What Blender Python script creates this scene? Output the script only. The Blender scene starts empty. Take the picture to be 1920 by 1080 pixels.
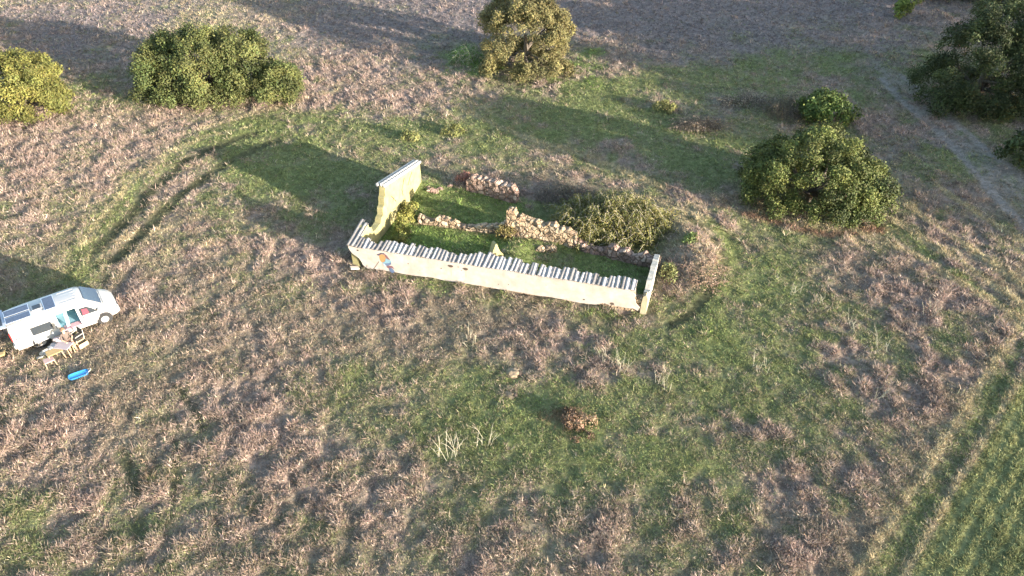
import bpy, bmesh, math
import numpy as np
from mathutils import Vector, Matrix
rng = np.random.default_rng(11)
S = bpy.context.scene
COL = S.collection

# ------------------------------------------------------------------ camera, sky, sun, exposure
CAM_H, PITCH, FPX = 26.8, math.radians(39.0), 1371.0
SUN_AZ, SUN_EL = math.radians(-33.0), math.radians(9.5)      # direction TO the sun, measured from +X
cam = bpy.data.cameras.new("camera"); cam_o = bpy.data.objects.new("camera", cam); COL.objects.link(cam_o)
cam.sensor_width = 36.0; cam.lens = 36.0 * FPX / 1920.0
cam.clip_start = 0.5; cam.clip_end = 6000
cam_o.location = (0, 0, CAM_H); cam_o.rotation_euler = (math.pi / 2 - PITCH, 0, 0)
S.camera = cam_o
W = bpy.data.worlds.new("World"); S.world = W; W.use_nodes = True
wn = W.node_tree.nodes; wl = W.node_tree.links
sky = wn.new("ShaderNodeTexSky"); sky.sky_type = 'NISHITA'; sky.sun_disc = False
sky.sun_elevation = SUN_EL; sky.sun_rotation = math.pi / 2 - SUN_AZ
sky.air_density = 1.0; sky.dust_density = 1.0
wl.new(sky.outputs[0], wn["Background"].inputs[0]); wn["Background"].inputs[1].default_value = 0.15
sd = bpy.data.lights.new("sun", 'SUN'); sd.energy = 4.5; sd.angle = math.radians(0.6); sd.color = (1.0, 0.90, 0.79)
so = bpy.data.objects.new("sun", sd); COL.objects.link(so)
sdir = Vector((math.cos(SUN_AZ) * math.cos(SUN_EL), math.sin(SUN_AZ) * math.cos(SUN_EL), math.sin(SUN_EL)))
so.rotation_euler = sdir.to_track_quat('Z', 'Y').to_euler(); so.location = sdir * 200
S.view_settings.view_transform = 'Standard'; S.view_settings.look = 'None'
S.view_settings.gamma = 1.0; S.view_settings.exposure = 2.5
S.cycles.max_bounces = 5; S.cycles.diffuse_bounces = 3; S.cycles.transparent_max_bounces = 4

# ------------------------------------------------------------------ helpers
sP, cP = math.sin(PITCH), math.cos(PITCH)
def gp(u, v, z=0.0):
    """point of the ground (height z) that the photograph shows at pixel u, v"""
    dx = (u - 960) / FPX; dy = (540 - v) / FPX
    r = np.array([dx, cP + dy * sP, -sP + dy * cP]); t = (z - CAM_H) / r[2]
    return np.array([r[0] * t, r[1] * t, z])
def to_px(x, y):
    zc = y * cP + CAM_H * sP; yc = y * sP - CAM_H * cP
    return 960 + FPX * x / zc, 540 - FPX * yc / zc
_T = rng.random((512, 512)).astype(np.float32)
def vnoise(x, y, s, seed=0):
    """smooth value noise, cell size s metres, range 0..1"""
    x = np.asarray(x, float) / s + seed * 37.7 + 1000; y = np.asarray(y, float) / s + seed * 91.3 + 1000
    xi = np.floor(x).astype(int); yi = np.floor(y).astype(int); fx = x - xi; fy = y - yi
    fx = fx * fx * (3 - 2 * fx); fy = fy * fy * (3 - 2 * fy)
    a = _T[xi % 512, yi % 512]; b = _T[(xi + 1) % 512, yi % 512]; c = _T[xi % 512, (yi + 1) % 512]; d = _T[(xi + 1) % 512, (yi + 1) % 512]
    return (a * (1 - fx) + b * fx) * (1 - fy) + (c * (1 - fx) + d * fx) * fy
def fbm(x, y, s, seed=0, n=4):
    t = 0; a = .5; 
    for i in range(n): t = t + a * vnoise(x, y, s / 2 ** i, seed + i * 3); a *= .5
    return t / (1 - .5 ** n)
def sstep(a, b, x):
    t = np.clip((x - a) / (b - a), 0, 1); return t * t * (3 - 2 * t)

def np_mesh(name, V, F, mat, col=None, parent=None, smooth=False, k=None):
    """V (n,3), F (m,k) -> one mesh object; col (m,3) is a per-face colour, or (n,3) per vertex"""
    me = bpy.data.meshes.new(name); V = np.asarray(V, np.float32); F = np.asarray(F, np.int32); k = F.shape[1]
    me.vertices.add(len(V)); me.vertices.foreach_set("co", V.ravel())
    me.loops.add(F.size); me.loops.foreach_set("vertex_index", F.ravel())
    me.polygons.add(len(F)); me.polygons.foreach_set("loop_start", np.arange(0, F.size, k, dtype=np.int32))
    me.polygons.foreach_set("use_smooth", np.full(len(F), smooth))
    me.update(calc_edges=True)
    if col is not None:
        dom = 'FACE' if len(col) == len(F) and len(col) != len(V) else 'POINT'
        at = me.attributes.new("tint", 'FLOAT_COLOR', dom)
        at.data.foreach_set("color", np.concatenate([col, np.ones((len(col), 1))], 1).astype(np.float32).ravel())
    me.materials.append(mat)
    o = bpy.data.objects.new(name, me); COL.objects.link(o)
    if parent: o.parent = parent
    return o
def tag(o, label=None, cat=None, group=None, kind=None):
    if label: o["label"] = label
    if cat: o["category"] = cat
    if group: o["group"] = group
    if kind: o["kind"] = kind
    return o
def empty(name, loc, rz=0.0):
    o = bpy.data.objects.new(name, None); COL.objects.link(o); o.location = loc; o.rotation_euler = (0, 0, rz)
    o.empty_display_size = .3
    return o
class MB:
    """collects simple solids into one mesh"""
    def __init__(s): s.bm = bmesh.new()
    def box(s, c, d, rot=None, bev=0.0):
        m = Matrix.Translation(c)
        if rot is not None: m = m @ (rot if isinstance(rot, Matrix) else Matrix.Rotation(rot, 4, 'Z'))
        r = bmesh.ops.create_cube(s.bm, size=1, matrix=m @ Matrix.Diagonal((*d, 1)))
        if bev:
            es = list({e for v in r['verts'] for e in v.link_edges})
            bmesh.ops.bevel(s.bm, geom=es, offset=bev, segments=2, affect='EDGES', profile=.5)
        return s
    def tube(s, pts, rad, n=6):
        pts = [Vector(p) for p in pts]; rads = rad if isinstance(rad, (list, tuple)) else [rad] * len(pts); rings = []
        for i, p in enumerate(pts):
            t = (pts[min(i + 1, len(pts) - 1)] - pts[max(i - 1, 0)]).normalized()
            a = t.cross(Vector((0, 0, 1)) if abs(t.z) < .9 else Vector((1, 0, 0))).normalized(); b = t.cross(a)
            rings.append([s.bm.verts.new(p + (a * math.cos(2 * math.pi * k / n) + b * math.sin(2 * math.pi * k / n)) * rads[i]) for k in range(n)])
        for r0, r1 in zip(rings, rings[1:]):
            for k in range(n): s.bm.faces.new((r0[k], r0[(k + 1) % n], r1[(k + 1) % n], r1[k]))
        s.bm.faces.new(rings[0]); s.bm.faces.new(rings[-1][::-1]); return s
    def prism(s, poly, f, th):
        """polygon of 2-D points, mapped by f(a,b,h) to 3-D at h=0 and h=th"""
        A = [s.bm.verts.new(f(a, b, 0)) for a, b in poly]; B = [s.bm.verts.new(f(a, b, th)) for a, b in poly]
        n = len(poly); s.bm.faces.new(A); s.bm.faces.new(B[::-1])
        for k in range(n): s.bm.faces.new((A[k], B[k], B[(k + 1) % n], A[(k + 1) % n]))
        return s
    def blob(s, c, r, amp=.15, sub=2, seed=0):
        rr = np.random.default_rng(seed); res = bmesh.ops.create_icosphere(s.bm, subdivisions=sub, radius=1)
        for v in res['verts']:
            k = 1 + amp * (rr.random() * 2 - 1)
            v.co = Vector((v.co.x * r[0] * k + c[0], v.co.y * r[1] * k + c[1], v.co.z * r[2] * k + c[2]))
        return s
    def build(s, name, mat, parent=None, smooth=False):
        bmesh.ops.recalc_face_normals(s.bm, faces=s.bm.faces[:])
        me = bpy.data.meshes.new(name); s.bm.to_mesh(me); s.bm.free()
        for p in me.polygons: p.use_smooth = smooth
        me.materials.append(mat); o = bpy.data.objects.new(name, me); COL.objects.link(o)
        if parent: o.parent = parent
        return o

# ------------------------------------------------------------------ materials
def mat(name, col=(.5, .5, .5), rough=.8, metal=0.0, var=0.0, scale=6.0, attr=False, trans=0.0, bump=0.0, spec=.3, col2=None, detail=6):
    m = bpy.data.materials.new(name); m.use_nodes = True; nt = m.node_tree; b = nt.nodes["Principled BSDF"]
    b.inputs["Roughness"].default_value = rough; b.inputs["Metallic"].default_value = metal
    b.inputs["Specular IOR Level"].default_value = spec
    b.inputs["Base Color"].default_value = (*col, 1)
    out = None
    if attr:
        a = nt.nodes.new("ShaderNodeAttribute"); a.attribute_name = "tint"; out = a.outputs["Color"]
    if var > 0 or bump > 0 or col2:
        tc = nt.nodes.new("ShaderNodeTexCoord"); n = nt.nodes.new("ShaderNodeTexNoise"); n.inputs["Scale"].default_value = scale
        n.inputs["Detail"].default_value = detail; n.inputs["Roughness"].default_value = .65; nt.links.new(tc.outputs["Object"], n.inputs["Vector"])
        if var > 0 or col2:
            r = nt.nodes.new("ShaderNodeValToRGB"); r.color_ramp.elements[0].position = .35; r.color_ramp.elements[1].position = .65
            c2 = col2 or tuple(c * (1 + var) for c in col); c1 = col if col2 else tuple(c * (1 - var) for c in col)
            r.color_ramp.elements[0].color = (*c1, 1); r.color_ramp.elements[1].color = (*c2, 1)
            nt.links.new(n.outputs["Fac"], r.inputs[0])
            if out:
                mx = nt.nodes.new("ShaderNodeMix"); mx.data_type = 'RGBA'; mx.blend_type = 'MULTIPLY'; mx.inputs[0].default_value = 1
                nt.links.new(out, mx.inputs[6]); nt.links.new(r.outputs[0], mx.inputs[7]); out = mx.outputs[2]
            else: out = r.outputs[0]
        if bump > 0:
            bp = nt.nodes.new("ShaderNodeBump"); bp.inputs["Strength"].default_value = 1; bp.inputs["Distance"].default_value = bump
            nt.links.new(n.outputs["Fac"], bp.inputs["Height"]); nt.links.new(bp.outputs[0], b.inputs["Normal"])
    if out: nt.links.new(out, b.inputs["Base Color"])
    if trans > 0:
        t = nt.nodes.new("ShaderNodeBsdfTranslucent"); mx = nt.nodes.new("ShaderNodeMixShader"); mx.inputs[0].default_value = trans
        if out: nt.links.new(out, t.inputs[0])
        else: t.inputs[0].default_value = (*col, 1)
        nt.links.new(b.outputs[0], mx.inputs[1]); nt.links.new(t.outputs[0], mx.inputs[2])
        nt.links.new(mx.outputs[0], nt.nodes["Material Output"].inputs["Surface"])
    return m
M = dict(
    ground=mat("ground_soil", attr=True, rough=1, var=.25, scale=5, spec=.05, col=(1, 1, 1), bump=.03),
    grass=mat("grass_blade", attr=True, rough=.85, trans=.15, spec=.1),
    leaf=mat("leaf", attr=True, rough=.65, trans=.14, spec=.2),
    bark=mat("bark", (.085, .07, .055), var=.4, scale=9, rough=.95),
    twig=mat("dry_twig", (.30, .26, .20), var=.3, scale=9, rough=.95),
    straw=mat("dry_stalk", (.31, .285, .21), var=.2, scale=9, rough=.9),
    plaster=mat("whitewashed_plaster", (.285, .24, .205), rough=.9, col2=(.38, .335, .295), scale=1.6, spec=.1, bump=.004),
    yellow=mat("yellow_plaster", (.19, .168, .078), rough=.95, col2=(.25, .222, .115), scale=2.2, spec=.05, bump=.012),
    stone=mat("adobe_stone", (.17, .115, .075), rough=1, col2=(.36, .275, .19), scale=4.5, spec=.05, bump=.09),
    pinkstone=mat("pink_adobe_stone", (.17, .11, .085), rough=1, col2=(.33, .235, .185), scale=4.5, spec=.05, bump=.09),
    tile=mat("limewashed_tile", (.34, .31, .29), rough=.9, col2=(.50, .47, .44), scale=5, spec=.1),
    copingtile=mat("white_coping", (.33, .315, .29), rough=.9, var=.1, scale=5, spec=.1),
    hole=mat("dark_clay", (.06, .045, .035), rough=1),
)
def stonework(m, c1, c2, c3, mortar, sc):
    nt = m.node_tree; b = nt.nodes["Principled BSDF"]; tc = nt.nodes.new("ShaderNodeTexCoord"); nz = nt.nodes.new("ShaderNodeTexNoise"); nz.inputs["Scale"].default_value = 3
    ad = nt.nodes.new("ShaderNodeVectorMath"); ad.operation = 'MULTIPLY_ADD'; ad.inputs[1].default_value = (.25, .25, .25); nt.links.new(tc.outputs["Object"], nz.inputs["Vector"]); nt.links.new(nz.outputs["Color"], ad.inputs[0]); nt.links.new(tc.outputs["Object"], ad.inputs[2])
    v1 = nt.nodes.new("ShaderNodeTexVoronoi"); v1.inputs["Scale"].default_value = sc; v2 = nt.nodes.new("ShaderNodeTexVoronoi"); v2.feature = 'DISTANCE_TO_EDGE'; v2.inputs["Scale"].default_value = sc
    for v in (v1, v2): nt.links.new(ad.outputs[0], v.inputs["Vector"])
    sx = nt.nodes.new("ShaderNodeSeparateColor"); nt.links.new(v1.outputs["Color"], sx.inputs[0]); r = nt.nodes.new("ShaderNodeValToRGB"); r.color_ramp.elements[0].color = (*c1, 1); r.color_ramp.elements[1].color = (*c3, 1); e = r.color_ramp.elements.new(.5); e.color = (*c2, 1)
    nt.links.new(sx.outputs[0], r.inputs[0]); r2 = nt.nodes.new("ShaderNodeValToRGB"); r2.color_ramp.elements[0].position = .0; r2.color_ramp.elements[1].position = .12; nt.links.new(v2.outputs["Distance"], r2.inputs[0])
    mx = nt.nodes.new("ShaderNodeMix"); mx.data_type = 'RGBA'; nt.links.new(r2.outputs[0], mx.inputs[0]); mx.inputs[6].default_value = (*mortar, 1); nt.links.new(r.outputs[0], mx.inputs[7]); nt.links.new(mx.outputs[2], b.inputs["Base Color"])
    bp = nt.nodes.new("ShaderNodeBump"); bp.inputs["Strength"].default_value = 1; bp.inputs["Distance"].default_value = .10; nt.links.new(r2.outputs[0], bp.inputs["Height"])
    if b.inputs["Normal"].is_linked: nt.links.new(b.inputs["Normal"].links[0].from_socket, bp.inputs["Normal"])
    nt.links.new(bp.outputs[0], b.inputs["Normal"])
stonework(M['stone'], (.20, .14, .095), (.29, .22, .145), (.38, .30, .21), (.21, .155, .10), 2.6)
stonework(M['pinkstone'], (.19, .125, .10), (.27, .185, .145), (.34, .26, .20), (.20, .14, .105), 2.6)
# ------------------------------------------------------------------ the ruin's frame (needed by the ground)
Cc = np.array([-9.676, 35.287]); dW = np.array([.96831, -.24975]); Gg = np.array([-6.65, 44.92]); gW = (Gg - Cc) / np.linalg.norm(Gg - Cc)
def RP(t, s, z=0.0):
    q = Cc + dW * t + gW * s; return Vector((q[0], q[1], z))
_inv = np.linalg.inv(np.stack([dW, gW], 1))
def ruin_local(x, y):
    return _inv[0, 0] * (x - Cc[0]) + _inv[0, 1] * (y - Cc[1]), _inv[1, 0] * (x - Cc[0]) + _inv[1, 1] * (y - Cc[1])

# ------------------------------------------------------------------ what grows where
TAN, GREEN, BRIGHT, PINK, SOIL, CROP, RUST, BARE, STRAW, TRACK = range(10)
TCOL = np.array([[.228, .182, .128], [.158, .180, .070], [.150, .215, .052], [.280, .208, .170], [.160, .132, .126],
                 [.215, .218, .098], [.240, .145, .095], [.215, .185, .160], [.360, .295, .175], [.085, .085, .045]])
# soft-edged patches read off the photograph: centre pixel, half-size in pixels, kind, weight
PATCH = [
    (150, 250, 250, 55, PINK, 1.3), (330, 320, 90, 45, PINK, 1.0), (90, 330, 150, 60, PINK, .9), (700, 185, 190, 45, PINK, 1.5), (640, 105, 70, 40, PINK, 1.4),
    (480, 750, 110, 80, PINK, 1.2), (90, 790, 100, 110, PINK, 1.1), (560, 890, 130, 80, PINK, .8), (350, 1010, 130, 60, PINK, .9), (560, 470, 120, 55, PINK, .9),
    (1090, 960, 230, 80, PINK, .9), (1600, 550, 110, 60, PINK, .7), (1720, 780, 60, 40, PINK, .9), (1290, 250, 60, 25, PINK, .6), (1550, 900, 170, 120, PINK, .55),
    (1720, 470, 180, 50, PINK, .7), (1000, 210, 60, 25, PINK, .6), (1780, 370, 90, 25, PINK, 1.0), (1130, 85, 80, 22, PINK, 1.2), (300, 560, 160, 60, PINK, .5),
    (700, 620, 220, 60, TAN, 1.3), (640, 560, 200, 40, PINK, .7), (960, 640, 140, 35, PINK, .6), (300, 680, 160, 70, TAN, 1.0), (380, 850, 360, 190, PINK, .8), (150, 400, 170, 70, PINK, .7), (560, 640, 240, 90, PINK, .5), (420, 600, 260, 80, TAN, .7), (1000, 1040, 420, 60, PINK, .6), (860, 600, 200, 50, TAN, .9), (420, 30, 150, 30, STRAW, .8), (560, 70, 60, 30, STRAW, .6),
    (200, 470, 120, 60, TAN, .7), (250, 800, 50, 60, TAN, .8), (190, 720, 70, 110, TAN, 1.6), (110, 705, 60, 45, BARE, 1.0), (170, 655, 50, 30, BARE, .6), (60, 480, 120, 16, BARE, .7),
    (560, 225, 150, 35, GREEN, 1.6), (590, 340, 130, 75, GREEN, 1.9), (510, 300, 90, 50, GREEN, 1.3), (970, 800, 190, 100, GREEN, 1.4), (1300, 660, 170, 80, GREEN, 1.8),
    (1420, 520, 130, 90, GREEN, 1.3), (1200, 870, 160, 70, GREEN, 1.1), (1150, 165, 170, 40, GREEN, 1.5), (1110, 230, 170, 45, GREEN, 1.8), (860, 240, 120, 40, GREEN, 1.2),
    (1480, 130, 170, 45, GREEN, 1.3), (1330, 300, 150, 60, GREEN, 1.3), (320, 950, 120, 100, GREEN, 1.0), (80, 1010, 150, 70, GREEN, 1.2), (700, 700, 120, 50, GREEN, .7),
    (600, 560, 120, 40, GREEN, .6), (1560, 700, 170, 90, GREEN, .6), (1420, 800, 170, 110, GREEN, .6), (1750, 430, 150, 40, GREEN, .6), (900, 960, 120, 60, GREEN, .8),
    (880, 115, 45, 30, BRIGHT, 2.0), (1095, 120, 40, 30, BRIGHT, 1.3), (1080, 155, 60, 20, BRIGHT, 1.0), (760, 260, 80, 20, BRIGHT, .8), (1000, 720, 90, 40, BRIGHT, .7),
    (960, 800, 90, 50, BRIGHT, .7), (1300, 630, 110, 60, BRIGHT, .8), (860, 540, 200, 16, BRIGHT, 1.2), (780, 505, 60, 14, BRIGHT, .8), (1120, 590, 120, 16, BRIGHT, 1.0),
    (1430, 520, 80, 60, BRIGHT, .5), (1200, 830, 100, 50, BRIGHT, .5), (180, 185, 60, 20, BRIGHT, .8),
    (690, 50, 190, 60, SOIL, 3.0), (1000, 20, 300, 35, SOIL, 3.0), (1350, 60, 260, 60, SOIL, 3.0), (1500, 0, 300, 40, SOIL, 3.0), (120, 60, 170, 60, SOIL, 2.5),
    (1660, 80, 60, 60, SOIL, 1.2), (300, 10, 200, 20, SOIL, 1.5), (1350, 190, 120, 25, SOIL, 1.2), (1730, 280, 80, 60, SOIL, 1.0), (1830, 380, 80, 30, SOIL, .7),
    (1085, 790, 22, 22, RUST, 2.5), (1090, 830, 20, 12, RUST, 1.2), (270, 885, 25, 25, RUST, 1.4), (1450, 400, 120, 22, RUST, .8), (1560, 430, 90, 15, STRAW, 1.2),
    (1290, 470, 50, 60, STRAW, 1.1), (1290, 420, 60, 30, STRAW, 1.3), (1318, 505, 32, 60, PINK, 2.4), (1312, 510, 24, 50, RUST, 1.6), (1335, 480, 14, 30, STRAW, .7), (1240, 600, 60, 20, STRAW, .9), (1180, 490, 70, 20, RUST, 1.0),
    (1270, 660, 40, 10, STRAW, .5), (965, 490, 30, 30, STRAW, 1.2), (1020, 455, 70, 12, STRAW, 1.2), (120, 680, 60, 25, BARE, .8), (165, 660, 40, 25, STRAW, .7), (1890, 230, 70, 60, GREEN, .8),
    (1860, 235, 50, 8, STRAW, 1.0), (1900, 330, 80, 40, BARE, .7), (250, 220, 170, 14, STRAW, .6),
]
# lines on the ground: pixel polyline, half-width in metres, kind, weight
LINES = [
    ([(1640, 120), (1700, 170), (1760, 225), (1830, 290), (1900, 350), (1990, 430)], 1.3, BARE, .5),
    ([(1655, 150), (1720, 215), (1800, 290), (1880, 380), (1960, 460)], .30, BARE, 1.6), ([(1690, 140), (1760, 205), (1850, 280), (1930, 345)], .30, BARE, 1.6),
    ([(1690, 375), (1780, 440), (1870, 500), (1990, 585)], .2, STRAW, 5.0), ([(1660, 405), (1750, 460), (1830, 510), (1990, 620)], .2, STRAW, 5.0),
    ([(1600, 430), (1720, 480), (1820, 540), (1920, 600)], .2, STRAW, 4.0), ([(1760, 350), (1850, 410), (1990, 500)], .2, STRAW, 4.0),
    ([(1725, 465), (1820, 535), (1920, 600)], .3, GREEN, .8), ([(1400, 400), (1480, 425), (1560, 440), (1650, 430)], .35, RUST, 1.0),
    ([(560, 225), (470, 238), (390, 258), (330, 285), (270, 330), (210, 395), (170, 450), (150, 530)], 1.1, GREEN, 1.0),
    ([(470, 238), (390, 256), (320, 285), (255, 335), (195, 400), (155, 460)], .3, STRAW, 1.6), ([(520, 262), (455, 290), (390, 325), (330, 375), (270, 435), (215, 490)], .4, TRACK, 2.6), ([(480, 250), (420, 268), (350, 300), (290, 350), (230, 415), (180, 470)], .4, TRACK, 3.2),
    ([(330, 420), (250, 440), (160, 490), (100, 520)], .5, STRAW, .6), ([(410, 455), (300, 475), (200, 500)], .3, STRAW, .6),
    ([(1290, 420), (1335, 455), (1357, 490), (1335, 545), (1300, 585), (1255, 610)], .24, TRACK, 4.5),
    ([(1345, 540), (1370, 470), (1340, 430)], .5, GREEN, 1.2),
    ([(225, 850), (250, 900), (260, 960), (265, 1040)], .3, TRACK, 1.6), ([(330, 720), (365, 770), (380, 800)], .2, TRACK, 1.6), ([(330, 830), (335, 900), (320, 960)], .25, TRACK, 1.2),
    ([(640, 165), (560, 190), (470, 215), (380, 240)], .35, STRAW, 1.0), ([(860, 200), (930, 235), (1010, 265), (1100, 290), (1240, 350)], .4, STRAW, .9),
]
LINES = [(np.array([gp(*q)[:2] for q in pl]), w, k, a) for pl, w, k, a in LINES]
K1, K2 = gp(1920, 622)[:2], gp(1632, 1080)[:2]
kd = (K1 - K2) / np.linalg.norm(K1 - K2); kn = np.array([kd[1], -kd[0]])      # kn points into the sown field
def field_dist(x, y): return (x - K2[0]) * kn[0] + (y - K2[1]) * kn[1]
def weights(x, y):
    u, v = to_px(x, np.maximum(y, -15.0))
    w1 = fbm(x, y, 3.0, 1, 5) - .5; w2 = fbm(x, y, 3.0, 2, 5) - .5
    u = u + w1 * 150; v = v + w2 * 90
    Wt = np.zeros((10, len(x)))
    n1 = fbm(x, y, 5.0, 5); n2 = fbm(x, y, 2.0, 6); n3 = fbm(x, y, 1.3, 9)
    Wt[TAN] = .75; Wt[GREEN] = .15 + .5 * sstep(.52, .72, n1) + .6 * sstep(.55, .75, n2) + .5 * sstep(.52, .7, 1 - n3); Wt[PINK] = .15 + 1.8 * sstep(.5, .72, 1 - n1) * sstep(.4, .65, n3) + 1.0 * sstep(.55, .75, n3); Wt[STRAW] = .15
    for cu, cv, ru, rv, k, a in PATCH:
        Wt[k] += a * np.exp(-(((u - cu) / ru) ** 2 + ((v - cv) / rv) ** 2))
    for pl, hw, k, a in LINES:
        x0, y0 = pl.min(0) - 3; x1, y1 = pl.max(0) + 3
        ix = np.nonzero((x > x0) & (x < x1) & (y > y0) & (y < y1))[0]
        if not len(ix): continue
        dm = np.full(len(ix), 1e9); px, py = x[ix] + .35 * w1[ix], y[ix] + .35 * w2[ix]
        for p, q in zip(pl, pl[1:]):
            e = q - p; t = np.clip(((px - p[0]) * e[0] + (py - p[1]) * e[1]) / (e @ e), 0, 1)
            dm = np.minimum(dm, np.hypot(px - p[0] - t * e[0], py - p[1] - t * e[1]))
        Wt[k][ix] += a * 2.6 * np.exp(-(dm / hw) ** 2)
    # inside the ruin: lush green
    t, s = ruin_local(x, y)
    ins = sstep(-.2, .6, t) * sstep(18, 17, t) * sstep(.2, .7, s) * sstep(10.6, 9.8, s)
    Wt[GREEN] += 1.5 * ins * (s < 10); Wt[BRIGHT] += 1.6 * ins * (t < 8.3) + 1.4 * ins * (s < 5); Wt[STRAW] += .8 * ins * sstep(4.5, 5.3, s) * (s < 6)
    # the sown field beyond the ditch
    fd = field_dist(x, y); wob = .25 * (fbm(x, y, 2.0, 15) - .5); fd = fd + wob * .6 + .35
    f = sstep(1.35, 1.5, fd); Wt *= (1 - f); Wt[CROP] += 4 * f
    Wt[STRAW] += 3.6 * np.exp(-((fd + .02) / .17) ** 2) + 5.0 * np.exp(-((fd - 1.32) / .10) ** 2); Wt[TAN] += 1.0 * np.exp(-((fd + .9) / .6) ** 2)
    dt = np.exp(-((fd - .65) / .36) ** 2); Wt[GREEN] += 2.6 * dt; Wt[TRACK] += .4 * dt; Wt[TAN] += 1.3 * dt
    Wt **= 2.0
    return Wt / Wt.sum(0)
def lumps(x, y):
    return fbm(x, y, .62, 21, 3)
BANKS = [(gp(1300, 480), 1.5, 2.6, 1.0), (gp(1300, 420), 2.6, 1.6, .45), (gp(1000, 462), 2.2, .7, .35), (gp(965, 480), .8, .8, .3), (gp(780, 350), 1.0, 1.0, .35), (gp(1180, 385), 3.5, 1.5, .3)]
def height(x, y, Wt=None):
    if Wt is None: Wt = weights(x, y)
    z = .18 * (fbm(x, y, 9.0, 31, 2) - .5) + .07 * (fbm(x, y, 2.2, 33, 2) - .5)
    rough = 0.10 + .30 * Wt[PINK] + .14 * Wt[TAN] + .10 * Wt[STRAW] + .16 * Wt[SOIL]
    z = z + rough * (lumps(x, y) - .5)
    fd = field_dist(x, y)
    z = z - .06 * np.exp(-((fd - .4) / .26) ** 2) - .05 * Wt[TRACK] + .026 * np.cos(2 * np.pi * fd / .62) * sstep(1.5, 1.8, fd)
    for c, a, b, h in BANKS: z = z + h * np.exp(-((x - c[0]) / a) ** 2 - ((y - c[1]) / b) ** 2)
    return z

# ------------------------------------------------------------------ ground sheet
ys = [7.0]
while ys[-1] < 100: ys.append(ys[-1] + .075 + .0022 * max(ys[-1] - 12, 0))
g = .5
while ys[-1] < 3000: ys.append(ys[-1] + g); g *= 1.45
g = .5; yb = [7.0]
while yb[-1] > -1500: yb.append(yb[-1] - g); g *= 1.5
ys = np.array(yb[:0:-1] + ys)
a = np.linspace(-1, 1, 760); ex = [1.0]; g = .01
while ex[-1] < 40: ex.append(ex[-1] + g); g *= 1.5
a = np.concatenate([-np.array(ex[:0:-1]), a, np.array(ex[1:])])
hw = np.where(ys < 7, 26.0, .62 * np.clip(ys, 7, 110) + 21.0)
X = a[None, :] * hw[:, None]; Y = np.repeat(ys[:, None], len(a), 1)
gx, gy = X.ravel(), Y.ravel()
Wg = weights(gx, gy); Hg = height(gx, gy, Wg)
far = sstep(1.0, 3.0, np.hypot(gx / 90, (gy - 40) / 90)); Hg = Hg * (1 - far)
cg = (TCOL.T @ Wg).T * (.25 + .7 * fbm(gx, gy, .25, 41))[:, None]
bare = (Wg[BARE] + Wg[SOIL])[:, None]; cg = cg * (1 + .3 * bare)
nr, nc = X.shape; I = np.arange(nr * nc).reshape(nr, nc)
F = np.stack([I[:-1, :-1], I[:-1, 1:], I[1:, 1:], I[1:, :-1]], -1).reshape(-1, 4)
ground = np_mesh("ground", np.stack([gx, gy, Hg], 1), F, M['ground'], cg, smooth=True); tag(ground, "rough grassy field of dry and green patches around the ruin", kind="structure")

# ------------------------------------------------------------------ grass and weeds
def blades(name, P, h, col, nb, width, lean, label, spread=.5, jitter=.5):
    """P (n,3) tuft feet; every tuft is nb leaning blades; one stuff object"""
    n = len(P); N = n * nb; B = np.repeat(P, nb, 0); hh = np.repeat(h, nb) * rng.uniform(.55, 1.15, N)
    ph = rng.uniform(0, 2 * np.pi, N); r = np.repeat(h, nb) * spread * np.sqrt(rng.random(N)); pa = rng.uniform(0, 2 * np.pi, N)
    B = B + np.stack([np.cos(pa) * r, np.sin(pa) * r, np.full(N, -.03)], 1)
    ln = lean * rng.uniform(.3, 1.3, N) * hh
    tip = B + np.stack([np.cos(ph) * ln, np.sin(ph) * ln, hh], 1)
    wd = np.repeat(width, nb) * rng.uniform(.6, 1.3, N); wa = rng.uniform(0, 2 * np.pi, N)
    off = np.stack([np.cos(wa) * wd, np.sin(wa) * wd, np.zeros(N)], 1) * .5
    V = np.stack([B - off, B + off, tip], 1).reshape(-1, 3); Ff = np.arange(3 * N).reshape(-1, 3)
    c = np.repeat(col, nb, 0) * rng.uniform(1 - jitter, 1 + jitter, (N, 1)) * rng.uniform(.93, 1.07, (N, 3))
    o = np_mesh(name, V, Ff, M['grass'], np.clip(c, .005, .9)); tag(o, label, kind="stuff"); return o
NT = 680000
U = rng.uniform(-420, 2340, NT); Vv = rng.uniform(-130, 1190, NT)
dx = (U - 960) / FPX; dy = (540 - Vv) / FPX; tt = -CAM_H / (-sP + dy * cP); px = dx * tt; py = (cP + dy * sP) * tt
Wt = weights(px, py); cum = np.cumsum(Wt, 0); kind = (cum < rng.random(NT)[None, :]).sum(0); kind = np.minimum(kind, 9)
lm = lumps(px, py)
dist = np.sqrt(px ** 2 + py ** 2 + CAM_H ** 2); big = (dist / 45) ** .6
t, s = ruin_local(px, py)
inwall = ((t > -.1) & (t < 17.9) & (s > -.08) & (s < .75)) | ((t > -.1) & (t < .5) & (s > 0) & (s < 10.2)) | ((np.abs(s - 5.5) < .35) & (t > 2) & (t < 13))
keep = ~inwall & ~((kind == BARE) & (rng.random(NT) < .75)) & ~((kind == SOIL) & (rng.random(NT) < .3)) & ~((kind == TRACK) & (rng.random(NT) < .5)) & ~((kind == PINK) & (lm < .45) & (rng.random(NT) < .35))
keep &= ~((kind == CROP) & (np.cos(2 * np.pi * (field_dist(px, py) / .62 + .5 * (fbm(px, py, 1.2, 77) - .5))) < -.25) & (rng.random(NT) < .85))
px, py, kind, lm, big, Wk = px[keep], py[keep], kind[keep], lm[keep], big[keep], Wt[:, keep]
HT = np.array([.10, .10, .10, .155, .11, .12, .15, .06, .15, .06])
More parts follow.
